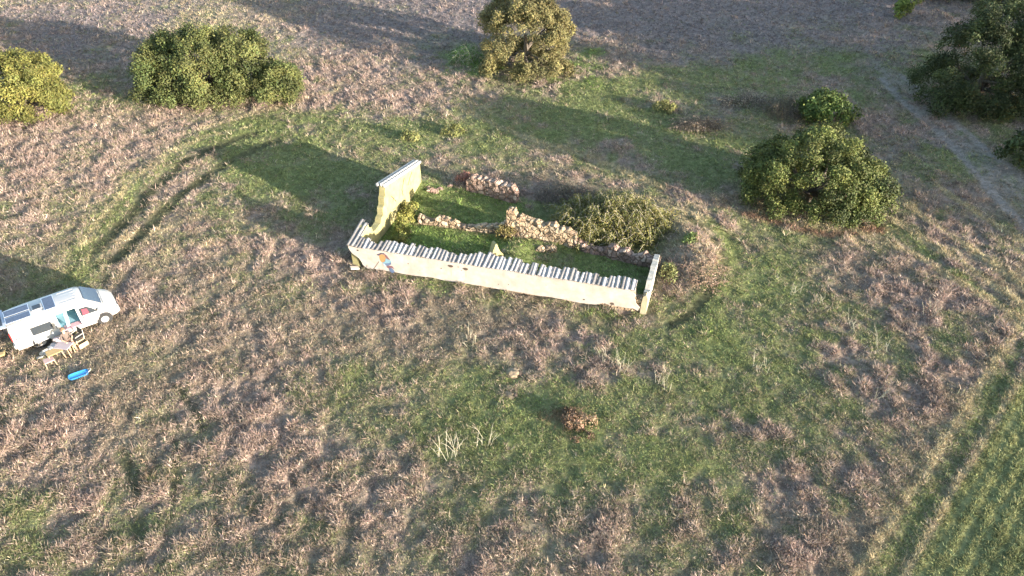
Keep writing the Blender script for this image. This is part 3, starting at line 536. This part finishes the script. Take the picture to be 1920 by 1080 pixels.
slab("inner_wall", RP(7.5, 5.25), RP(12.5, 5.0), .5, ragged(lin([(0, .6), (.4, 1.0), (.55, 2.1), (1.0, 2.1), (1.15, 1.55), (2.2, 1.5), (2.9, 1.35), (3.6, 1.5), (3.9, 1.2), (4.1, 1.3), (4.95, 1.1)]), .13, .45, 14), M['stone'], nx=110, nz=18, amp=.13, parent=ruin, seed=9, nscale=.5)
slab("rear_wall", RP(3.65, 9.95), RP(7.4, 9.2), .55, ragged(lin([(0, .9), (.4, 1.25), (2.5, 1.15), (3.5, 1.15), (3.85, .6)]), .16, .4, 15), M['pinkstone'], nx=80, nz=14, amp=.08, parent=ruin, seed=10)
slab("wall_stub", RP(8.3, 1.05), RP(9.05, 1.75), .4, ragged(lin([(0, 1.0), (.2, 1.5), (.38, 2.2), (.5, 2.25), (.7, 1.6), (.9, 1.3), (1.03, .7)]), .08, .2, 16), M['yellow'], nx=40, nz=12, amp=.05, parent=ruin, seed=11)
rc = np.random.default_rng(5)
for s0, z0, s1, z1 in [(7.2, 2.1, 6.6, 1.5), (6.6, 1.5, 6.75, 1.05), (8.3, 1.9, 7.6, 1.3), (5.2, 1.9, 5.6, 1.2), (5.1, .9, 5.7, .75), (1.0, .8, 1.5, .6)]:
    pts = [(s0 + (s1 - s0) * f + rc.normal(0, .05), z0 + (z1 - z0) * f) for f in np.linspace(0, 1, 6)]
    MB().prism([(a_, b_) for a_, b_ in pts] + [(a_ + .035 + .02 * rc.random(), b_) for a_, b_ in pts[::-1]], lambda a_, b_, h: RP(.435 + h, a_, b_), .02).build("crack", M['hole'], gw)
def rubble(name, pts, r0, m, seed, z=.1, n=None, group=None):
    r = np.random.default_rng(seed); mb = MB(); pts = [Vector(p) for p in pts]; L = sum((b - a).length for a, b in zip(pts, pts[1:])); n = n or int(L / (r0 * 1.5))
    for i in range(n):
        q = i / max(n - 1, 1) * (len(pts) - 1); k = min(int(q), len(pts) - 2); p = pts[k].lerp(pts[k + 1], q - k); f = r.uniform(.7, 1.35)
        mb.blob((p.x + r.normal(0, .16), p.y + r.normal(0, .2), z + r.uniform(-.05, .05)), (r0 * f * r.uniform(.9, 1.5), r0 * f, r0 * f * r.uniform(.5, .8)), .32, 1, seed * 50 + i)
    return mb.build(name, m, ruin, False)
slab("wall_footing", RP(2.0, 5.3), RP(7.6, 5.3), .42, ragged(lin([(0, .35), (1, .45), (2.5, .5), (3, .3), (4.5, .4), (6, .55)]), .28, .45, 31), M['stone'], nx=90, nz=6, amp=.14, parent=ruin, seed=21, nscale=.5)
slab("broken_cross_wall", RP(12.4, 5.05), RP(17.75, 4.05), .5, ragged(lin([(0, .7), (1.5, .4), (2.6, .75), (3.6, .6), (4.4, .85), (5.1, .7)]), .25, .5, 32), M['pinkstone'], nx=80, nz=7, amp=.16, parent=ruin, seed=22, nscale=.5)
rubble("fallen_stones", [RP(8.6, 3.6), RP(9.0, 4.0), RP(9.3, 4.4), RP(10.2, 4.6), RP(11.2, 4.6)], .3, M['stone'], 23, .05)
rubble("gable_rubble", [RP(.9, 9.6), RP(1.6, 9.2), RP(2.4, 9.9)], .25, M['pinkstone'], 24, .1)
slabp = MB().box((0, 0, 0), (.55, .3, .09), Matrix.Rotation(.35, 4, 'Y'), .02).build("plaster_slab", M['plaster']); q = RP(.35, -.35, .12); slabp.location = q; slabp.rotation_euler = (0, 0, .5); tag(slabp, "fallen white plaster slab at the ruin's left front corner", "slab")

# ------------------------------------------------------------------ the campervan
def VM(n, c, r=.35, **k): return mat(n, c, rough=r, **k)
vm = dict(white=VM("van_paint", (.30, .30, .295), .35, spec=.3), glass=VM("van_glass", (.025, .03, .035), .12, spec=.35), blue=VM("pale_blue_lining", (.24, .40, .46), .8), black=VM("black_plastic", (.02, .02, .022), .6),
          panel=VM("solar_cell", (.05, .06, .09), .25, var=.2, scale=8, spec=.6), alu=VM("aluminium", (.6, .6, .62), .35, metal=.8), tyre=VM("tyre_rubber", (.02, .02, .02), .9), red=VM("red_plastic", (.45, .02, .02), .35), lamp=VM("lamp_glass", (.55, .55, .52), .15, spec=.7),
          seat=VM("red_seat_cover", (.24, .03, .045), .9), cream=VM("cream_board", (.62, .58, .48), .8), grey=VM("grey_sill", (.28, .27, .26), .6), pink=VM("pink_rug", (.55, .32, .34), .95))
r0 = gp(33.7, 656.5, .35)[:2]; w0 = gp(197, 607.5, .0)[:2]; vd = (w0 - r0) / np.linalg.norm(w0 - r0); vn = np.array([-vd[1], vd[0]])
vo = r0 + vn * .95; van = empty("camper_van", (vo[0], vo[1], .0), math.atan2(vd[1], vd[0])); tag(van, "white camper van with open sliding door and solar panels on its roof", "van")
XS = [0, .06, .5, 1.0, 1.8, 2.20, 3.16, 3.3, 3.55, 3.74, 4.40, 4.62, 4.88, 5.04, 5.10]      # x from tail to nose
TOPZ = [1.72, 1.82, 1.87, 1.89, 1.89, 1.89, 1.89, 1.885, 1.86, 1.75, 1.20, 1.12, .98, .82, .70]
HWD = [.90, .94, .95, .95, .95, .95, .95, .95, .95, .95, .94, .92, .86, .74, .60]
def section(i):
    h_, w_ = TOPZ[i], HWD[i]; pts = []
    body = [(.92, .30), (.99, .45), (1.0, .75), (1.0, min(1.02, h_ - .14))]
    if h_ > 1.3: body += [(.90, h_ - .32), (.86, h_ - .14), (.78, h_ - .05), (.45, h_), (0, h_ + .012)]
    else: body += [(.985, h_ - .11), (.97, h_ - .07), (.9, h_ - .03), (.5, h_), (0, h_ + .01)]
    return [(w_ * a_, z_) for a_, z_ in body]
bm = bmesh.new(); secs = []
for i, x in enumerate(XS):
    sc = section(i); full = [(-y, z) for y, z in sc] + [(y, z) for y, z in sc[-2::-1]]; secs.append([bm.verts.new((x, y, z)) for y, z in full])
nv = len(secs[0])
for i in range(len(XS) - 1):
    for k in range(nv - 1):
        if 5 <= i <= 5 and k in (1, 2, 3): continue                 # sliding door opening on the near side
        bm.faces.new((secs[i][k], secs[i + 1][k], secs[i + 1][k + 1], secs[i][k + 1]))
bm.faces.new(secs[-1])
tail = secs[0]; bm.faces.new(tail[::-1])
bmesh.ops.recalc_face_normals(bm, faces=bm.faces[:]); me = bpy.data.meshes.new("body"); bm.to_mesh(me); bm.free(); me.materials.append(vm['white'])
for p in me.polygons: p.use_smooth = True
body = bpy.data.objects.new("body", me); COL.objects.link(body); body.parent = van
me.set_sharp_from_angle(angle=math.radians(38)) if hasattr(me, "set_sharp_from_angle") else None
def sy(z): return .95 * (1 - .10 * max(0, min(1, (z - 1.02) / .63)))
def side(pl, side_=-1, off=.006): return lambda a, b, h: Vector((a, side_ * (sy(b) + off + h), b))
def sidepart(name, pl, m, parent, s_=-1, off=.006, th=.012): return MB().prism(pl, side(pl, s_, off), th).build(name, m, parent)
# cab: windscreen, bonnet line, door windows
MB().prism([(-.74, 0), (.74, 0), (.66, 1), (-.66, 1)], lambda a, b, h: Vector((4.42 - .68 * b, a, 1.215 + .555 * b + .02 + h)), .012).build("windscreen", VM("tinted_windscreen", (.05, .075, .115), .15, spec=.5), van)
for s_ in (-1, 1):
    dr = sidepart("front_door", [(3.22, .42), (3.95, .42), (4.15, .8), (4.22, 1.02), (4.02, 1.30), (3.72, 1.56), (3.24, 1.58)], vm['white'], van, s_, .004, .012)
    sidepart("window", [(3.30, 1.02), (4.10, 1.02), (3.90, 1.26), (3.68, 1.46), (3.30, 1.48)], vm['glass'], dr, s_, .018, .008)
    MB().box((3.34, s_ * .985, .90), (.14, .03, .03), None, .008).build("handle", vm['black'], dr)
    mr = MB().box((4.16, s_ * 1.08, 1.14), (.10, .20, .16), None, .03).build("wing_mirror", vm['white'] if s_ < 0 else vm['black'], van)
sidepart("seat_cover", [(3.38, 1.05), (3.68, 1.05), (3.66, 1.34), (3.42, 1.40)], vm['seat'], van, -1, .029, .004)
sm_ = MB().box((4.50, 0, 1.18), (.02, 1.5, .02)); sm_.build("bonnet_seam", vm['grey'], van)
for x_ in (.80, 3.19): sidepart("body_seam", [(x_, .42), (x_ + .018, .42), (x_ + .018, 1.58), (x_, 1.58)], vm['grey'], van, -1, .003, .004)
sidepart("rubbing_strip", [(.05, .60), (.80, .60), (.80, .66), (.05, .66)], vm['grey'], van, -1, .003, .012)
# slid-back sliding door with its window
sl = sidepart("sliding_door", [(.84, .42), (2.14, .42), (2.14, 1.60), (.84, 1.60)], vm['white'], van, -1, .05, .03)
sidepart("window", [(.93, .92), (1.90, .92), (1.90, 1.38), (.93, 1.38)], vm['glass'], sl, -1, .082, .008)
MB().box((2.05, -1.05, .95), (.05, .03, .16), None, .01).build("handle", vm['black'], sl)
sidepart("door_rail", [(.1, 1.0), (.84, 1.0), (.84, 1.03), (.1, 1.03)], vm['black'], van, -1, .008, .02)
sidepart("window", [(.3, 1.02), (2.9, 1.02), (2.9, 1.46), (.3, 1.46)], vm['glass'], van, 1, .006, .008)
# interior seen through the door
lin_ = MB(); lin_.box((2.68, 0, .44), (1.1, 1.7, .04)).box((2.68, .80, 1.05), (1.1, .04, 1.2)).box((2.14, 0, 1.05), (.04, 1.6, 1.2)).box((3.22, 0, .95), (.04, 1.6, 1.0))
lin_.build("interior", vm['blue'], van)
MB().prism([(2.60, 1.62), (2.74, 1.62), (2.70, 1.1), (2.64, .6), (2.46, .55), (2.54, 1.0)], lambda a, b, h: Vector((a, -.78 + h + .03 * math.sin(a * 40), b)), .02).build("curtain", VM("pale_curtain", (.36, .46, .50), .9), van)
MB().box((2.72, -.72, .475), (.8, .42, .03), None, .01).build("rug", vm['pink'], van)
MB().box((2.68, -.965, .36), (1.0, .10, .10), None, .02).build("door_sill", vm['white'], van)
for s_ in (-1, 1): MB().box((2.7, s_ * .93, .34), (2.3, .06, .16), None, .02).build("side_skirt", vm['white'], van)
sidepart("rear_panel_sill", [(.04, .30), (1.0, .30), (1.0, .52), (.04, .52)], vm['grey'], van, -1, -.012, .012)
# raised tailgate
tg = MB().prism([(-.82, 0), (.82, 0), (.78, .95), (.60, 1.1), (-.60, 1.1), (-.78, .95)], lambda a, b, h: Vector((.04 - b * .97, a, 1.85 + .06 * b - h)), .06).build("tailgate", VM("tailgate_paint", (.30, .33, .38), .3), van)
MB().prism([(-.62, .12), (.62, .12), (.58, .55), (-.58, .55)], lambda a, b, h: Vector((.04 - b * .97, a, 1.856 + .06 * b + h)), .008).build("window", vm['glass'], tg)
# roof fittings
for x0, x1, y0, y1 in [(.10, 1.22, -.74, -.26), (.10, 1.22, -.10, .40), (1.90, 2.40, -.70, .44)]:
    pn = MB().box(((x0 + x1) / 2, (y0 + y1) / 2, 1.945), (x1 - x0, y1 - y0, .035)).build("solar_panel", vm['panel'], van)
    MB().box(((x0 + x1) / 2, y0 - 0.012, 1.94), (x1 - x0 + .05, .024, .045)).box(((x0 + x1) / 2, y1 + 0.012, 1.94), (x1 - x0 + .05, .024, .045)).box((x0 - .012, (y0 + y1) / 2, 1.94), (.024, y1 - y0, .045)).box((x1 + .012, (y0 + y1) / 2, 1.94), (.024, y1 - y0, .045)).build("frame", vm['alu'], pn)
rv = MB().box((1.58, -.14, 1.93), (.50, .50, .06), None, .015).build("roof_vent", vm['white'], van); MB().box((1.58, -.14, 1.97), (.38, .38, .03), None, .02).build("vent_lid", vm['glass'], rv)
mbr = MB()
for y in (-.5, -.25, 0, .25, .5): mbr.box((3.02, y, 1.892), (.80, .05, .014))
mbr.build("roof_ribs", vm['white'], van)
# nose
for s_ in (-1, 1):
    MB().prism([(4.62, .80), (4.95, .74), (4.97, .84), (4.82, .96), (4.60, 1.0)], lambda a, b, h: Vector((a, s_ * (.935 - max(0, a - 4.55) * .42 + h), b)), .012).build("headlight", vm['lamp'], van)
    MB().box((.0, s_ * .86, 1.15), (.05, .10, .5), None, .01).build("tail_light", vm['red'], van)
MB().box((4.95, 0, .46), (.34, 1.5, .30), None, .09).build("front_bumper", vm['white'], van); MB().box((5.095, 0, .66), (.06, .95, .10), None, .02).build("grille", vm['black'], van)
MB().box((-.03, 0, .45), (.14, 1.7, .24), None, .05).build("rear_bumper", vm['grey'], van)
for s_ in (-1, 1): MB().tube([(4.44, s_ * .25, 1.235), (4.36, s_ * .25 - .5, 1.285)], .012, 5).build("wiper", vm['black'], van)
for x in (1.12, 4.25):
    for s_ in (-1, 1):
        wh = MB().tube([(x, s_ * .985, .33), (x, s_ * .76, .33)], .33, 20).build("wheel", vm['tyre'], van)
        MB().tube([(x, s_ * .995, .33), (x, s_ * .95, .33)], .20, 16).build("rim", vm['alu'], wh)
        MB().tube([(x, s_ * .957, .36), (x, s_ * .80, .36)], .40, 20).build("wheel_arch", vm['black'], van)

# ------------------------------------------------------------------ camp things beside the van
def gz(u, v, z=0): q = gp(u, v, z); return Vector((q[0], q[1], 0))
cm = dict(wood=VM("pale_wood", (.34, .25, .15), .8), white=VM("white_frame", (.33, .31, .27), .5), fabric=VM("canvas", (.42, .34, .24), .95), pinkf=VM("pink_cushion", (.34, .24, .22), .95), dark=VM("dark_canvas", (.05, .045, .04), .95), cloth=VM("lilac_cloth", (.30, .255, .26), .95),
          basin=VM("white_enamel", (.30, .29, .25), .4), blue=VM("blue_plastic", (.03, .19, .42), .45), grey=VM("grey_cloth", (.40, .38, .38), .95), skin=VM("skin", (.42, .25, .17), .7, spec=.2), hair=VM("brown_hair", (.10, .06, .035), .8), shirt=VM("dark_shirt", (.09, .07, .06), .95), orange=VM("mustard_cloth", (.33, .235, .11), .95))
def chair(u, v, rz, label, seat_m, frame_m, back=True, hgt=.42, w=.5):
    c = empty("folding_chair" if back else "stool", (*gz(u, v)[:2], 0), rz); tag(c, label, "chair" if back else "stool")
    MB().box((0, 0, hgt), (w, w * .9, .035), None, .01).build("seat", seat_m, c)
    for x in (-1, 1):
        for y in (-1, 1): MB().tube([(x * w * .46, y * w * .42, hgt - .02), (x * w * .52, y * w * .48, -.03)], .02, 6).build("leg", frame_m, c)
    if back:
        MB().box((0, w * .52, hgt + .28), (w, .03, .32), Matrix.Rotation(-.2, 4, 'X'), .01).build("backrest", seat_m, c)
        f = MB()
        for x in (-1, 1): f.tube([(x * w * .52, w * .45, hgt - .02), (x * w * .52, w * .58, hgt + .46)], .016, 6).tube([(x * w * .52, w * .48, hgt + .22), (x * w * .52, -w * .4, hgt + .2)], .018, 6)
        f.build("frame", frame_m, c)
    return c
va = math.atan2(vd[1], vd[0])
chair(150, 643, va - 1.2, "empty white framed folding chair beside the van door", cm['dark'], cm['white'])
chair(96, 684, va + .1, "low stool with a pink cushion, farthest from the van", cm['pinkf'], cm['wood'], False, .34, .46)
chair(142, 655, va + .5, "small pale wooden stool beside the seated person", cm['wood'], cm['wood'], False, .36, .3)
def table(u, v, rz, L, Wd, hgt, top_m, leg_m, label):
    c = empty("camp_table", (*gz(u, v)[:2], 0), rz); tag(c, label, "table"); MB().box((0, 0, hgt), (L, Wd, .03), None, .008).build("tabletop", top_m, c)
    for x in (-1, 1):
        for y in (-1, 1): MB().tube([(x * L * .42, y * Wd * .4, hgt - .01), (x * L * .49, y * Wd * .46, -.03)], .02, 6).build("leg", leg_m, c)
    return c
table(126, 662, va - .75, .8, .55, .55, cm['cloth'], cm['wood'], "camp table topped with lilac cloth before the van door")
table(108, 672, va + .1, .72, .5, .5, cm['orange'], cm['wood'], "mustard yellow camp table between the lilac table and the stool")
def basin(u, v, rx, ry, label, m, z=.1):
    c = gz(u, v); n = 20; mb = MB(); bm_ = mb.bm; R = []
    for fx, zz in ((.7, 0), (1, .14), (1.03, .15), (.94, .13), (.66, .03)): R.append([bm_.verts.new((rx * fx * math.cos(2 * math.pi * k / n), ry * fx * math.sin(2 * math.pi * k / n), zz)) for k in range(n)])
    for a_, b_ in zip(R, R[1:]):
        for k in range(n): bm_.faces.new((a_[k], a_[(k + 1) % n], b_[(k + 1) % n], b_[k]))
    bm_.faces.new(R[0]); bm_.faces.new(R[-1][::-1]); o = mb.build("basin", m, None, True); o.location = (c[0], c[1], z - .06); o.rotation_euler = (0, 0, va); tag(o, label, "basin"); return o
basin(93, 663, .42, .26, "oval white enamel basin on the grass below the van's rear wheel", cm['basin'])
brd = MB().box((0, 0, 0), (.75, .2, .03), None, .01).build("white_board", cm['basin']); q = gz(84, 668); brd.location = (q[0] + .35, q[1] + .62, .2); brd.rotation_euler = (.5, 0, va); tag(brd, "white plank leaning beside the van's rear wheel", "board")
b2 = MB().box((0, 0, 0), (.34, .16, .05), None, .02).build("cutting_board", cm['basin']); q = gz(77, 673); b2.location = (q[0], q[1], .13); b2.rotation_euler = (0, .1, va + .2); tag(b2, "small pale board lying left of the white basin", "board")
b3 = MB().box((0, 0, 0), (.4, .3, .14), None, .04).build("yellow_bag", cm['orange']); q = gz(3, 668); b3.location = (q[0], q[1], .12); b3.rotation_euler = (0, 0, .4); tag(b3, "yellow bag in the grass behind the van's rear corner", "bag")
def heap(u, v, z, sz, m, label, seed, name):
    q = gz(u, v); o = MB().blob((0, 0, 0), sz, .22, 3, seed).build(name, m, None, True); o.location = (q[0], q[1], z); tag(o, label, "cloth" if "cloth" in name else "bag"); return o
heap(108, 655, .16, (.38, .26, .22), cm['grey'], "crumpled grey cloth heap under the slid back door", 31, "cloth_heap")
heap(117, 652, .62, (.24, .18, .12), cm['cloth'], "lilac cloth bundle above the grey heap", 32, "cloth_bundle")
heap(115, 662, .14, (.3, .22, .18), cm['dark'], "dark bag on the ground between the tables", 33, "dark_bag")
heap(142, 640, .18, (.32, .25, .2), cm['dark'], "dark bag beside the folding chair", 34, "dark_bag")
crt = MB()
for y in (-1, 1): crt.box((0, y * .17, .14), (.48, .02, .28))
for x in (-1, 1): crt.box((x * .24, 0, .14), (.02, .36, .28))
crt.box((0, 0, .02), (.46, .32, .02)); o = crt.build("wooden_crate", cm['wood']); q = gz(156, 648); o.location = (q[0], q[1], .0); o.rotation_euler = (0, 0, va + .3); tag(o, "small wooden crate right of the seated person", "crate")
# blue tub: hull-like sledge with a pale end
tub = empty("blue_sledge", (*gz(149, 706)[:2], .1), math.atan2(*(gp(166, 700) - gp(134, 711))[[1, 0]])); tag(tub, "bright blue plastic sledge lying on the grass before the van", "sledge")
mb = MB(); bm_ = mb.bm; n = 24; R = []
def hull(fx, k):
    a_ = 2 * math.pi * k / n; cx, cy = math.cos(a_), math.sin(a_); e = .45
    return .47 * fx * math.copysign(abs(cx) ** e, cx), .21 * fx * math.copysign(abs(cy) ** e, cy)
for fx, zz in ((.9, -.04), (1.0, .07), (1.02, .075), (.96, .07), (.88, .045)):
    R.append([bm_.verts.new((*hull(fx, k), zz)) for k in range(n)])
for a_, b_ in zip(R, R[1:]):
    for k in range(n): bm_.faces.new((a_[k], a_[(k + 1) % n], b_[(k + 1) % n], b_[k]))
bm_.faces.new(R[0]); bm_.faces.new(R[-1][::-1]); mb.build("shell", cm['blue'], tub, True)
MB().tube([(.46, -.10, .08), (.56, -.07, .12), (.60, 0, .14), (.56, .07, .12), (.46, .10, .08)], .022, 6).build("rope_handle", cm['basin'], tub)

# ------------------------------------------------------------------ seated person
def person(u, v, rz):
    root = empty("person", (*gz(u, v)[:2], 0), rz); tag(root, "person in dark clothes sitting at the camp table by the van door, arms forward", "person")
    J = {"hip": (0, 0, .48, .155), "waist": (0, -.02, .66, .135), "chest": (0, -.05, .88, .155), "neck": (0, -.06, 1.06, .06), "head0": (0, -.08, 1.15, .075), "head1": (0, -.085, 1.24, .10), "head2": (0, -.08, 1.32, .08)}
    E = [("hip", "waist"), ("waist", "chest"), ("chest", "neck"), ("neck", "head0"), ("head0", "head1"), ("head1", "head2")]
    for s_, nm in ((-1, "l"), (1, "r")):
        J.update({nm + "sh": (s_ * .19, -.05, .99, .062), nm + "el": (s_ * .26, -.20, .76, .046), nm + "wr": (s_ * .15, -.42, .72, .032), nm + "ha": (s_ * .13, -.48, .71, .036), nm + "th": (s_ * .10, -.04, .47, .10), nm + "kn": (s_ * .14, -.44, .50, .068), nm + "an": (s_ * .14, -.46, .09, .045), nm + "to": (s_ * .15, -.60, .04, .042)})
        E += [("chest", nm + "sh"), (nm + "sh", nm + "el"), (nm + "el", nm + "wr"), (nm + "wr", nm + "ha"), ("hip", nm + "th"), (nm + "th", nm + "kn"), (nm + "kn", nm + "an"), (nm + "an", nm + "to")]
        for f in range(5):
            if f < 4: J[nm + "f%d" % f] = (s_ * (.10 + .018 * f), -.56 - .008 * (1.5 - abs(f - 1.5)), .70, .009); E.append((nm + "ha", nm + "f%d" % f))
            else: J[nm + "f4"] = (s_ * .085, -.50, .715, .010); E.append((nm + "ha", nm + "f4"))
    ks = list(J); me = bpy.data.meshes.new("body"); me.from_pydata([J[k][:3] for k in ks], [(ks.index(a_), ks.index(b_)) for a_, b_ in E], [])
    o = bpy.data.objects.new("body", me); COL.objects.link(o); o.parent = root
    sk = o.modifiers.new("skin", 'SKIN'); o.modifiers.new("sub", 'SUBSURF').levels = 1; o.modifiers["sub"].render_levels = 1
    for i, k in enumerate(ks): me.skin_vertices[0].data[i].radius = (J[k][3], J[k][3]); me.skin_vertices[0].data[i].use_root = (k == "hip")
    dg = bpy.context.evaluated_depsgraph_get(); ev = o.evaluated_get(dg); m2 = bpy.data.meshes.new_from_object(ev); o.modifiers.clear(); o.data = m2; m2.name = "body"
    m2.materials.clear(); [m2.materials.append(x) for x in (cm['skin'], cm['shirt'], VM("brown_trousers", (.20, .12, .09), .95))]
    for p in m2.polygons:
        c_ = p.center; p.use_smooth = True
        p.material_index = 0 if c_.z > 1.05 or (c_.z > .6 and c_.y < -.24) else 1 if c_.z > .56 else 2
    hr = MB().blob((0, -.055, 1.30), (.105, .115, .10), .05, 3, 3).blob((0, .0, 1.2), (.09, .05, .12), .05, 2, 4).build("hair", cm['hair'], root, True)
    fc = MB().blob((0, -.19, 1.235), (.016, .02, .022), 0, 1, 1).build("nose", cm['skin'], root, True)
    for s_ in (-1, 1):
        MB().blob((s_ * .036, -.178, 1.262), (.012, .008, .008), 0, 1, 1).build("eye", cm['hair'], root); MB().blob((s_ * .105, -.085, 1.24), (.012, .022, .03), 0, 1, 1).build("ear", cm['skin'], root)
    MB().blob((0, -.178, 1.19), (.025, .008, .006), 0, 1, 1).build("mouth", cm['pinkf'], root)
    return root
PR = person(133, 650, va + .15)
cs = empty("camp_chair", PR.location, va + .15); tag(cs, "dark folding seat under the seated person", "chair"); MB().box((0, .04, .34), (.46, .44, .03), None, .01).build("seat", cm['dark'], cs)
for x in (-1, 1):
    for y in (-1, 1): MB().tube([(x * .2, .04 + y * .19, .33), (x * .23, .04 + y * .22, -.03)], .016, 6).build("leg", cm['white'], cs)
MB().box((0, .27, .62), (.44, .03, .34), Matrix.Rotation(-.15, 4, 'X'), .01).build("backrest", cm['dark'], cs)
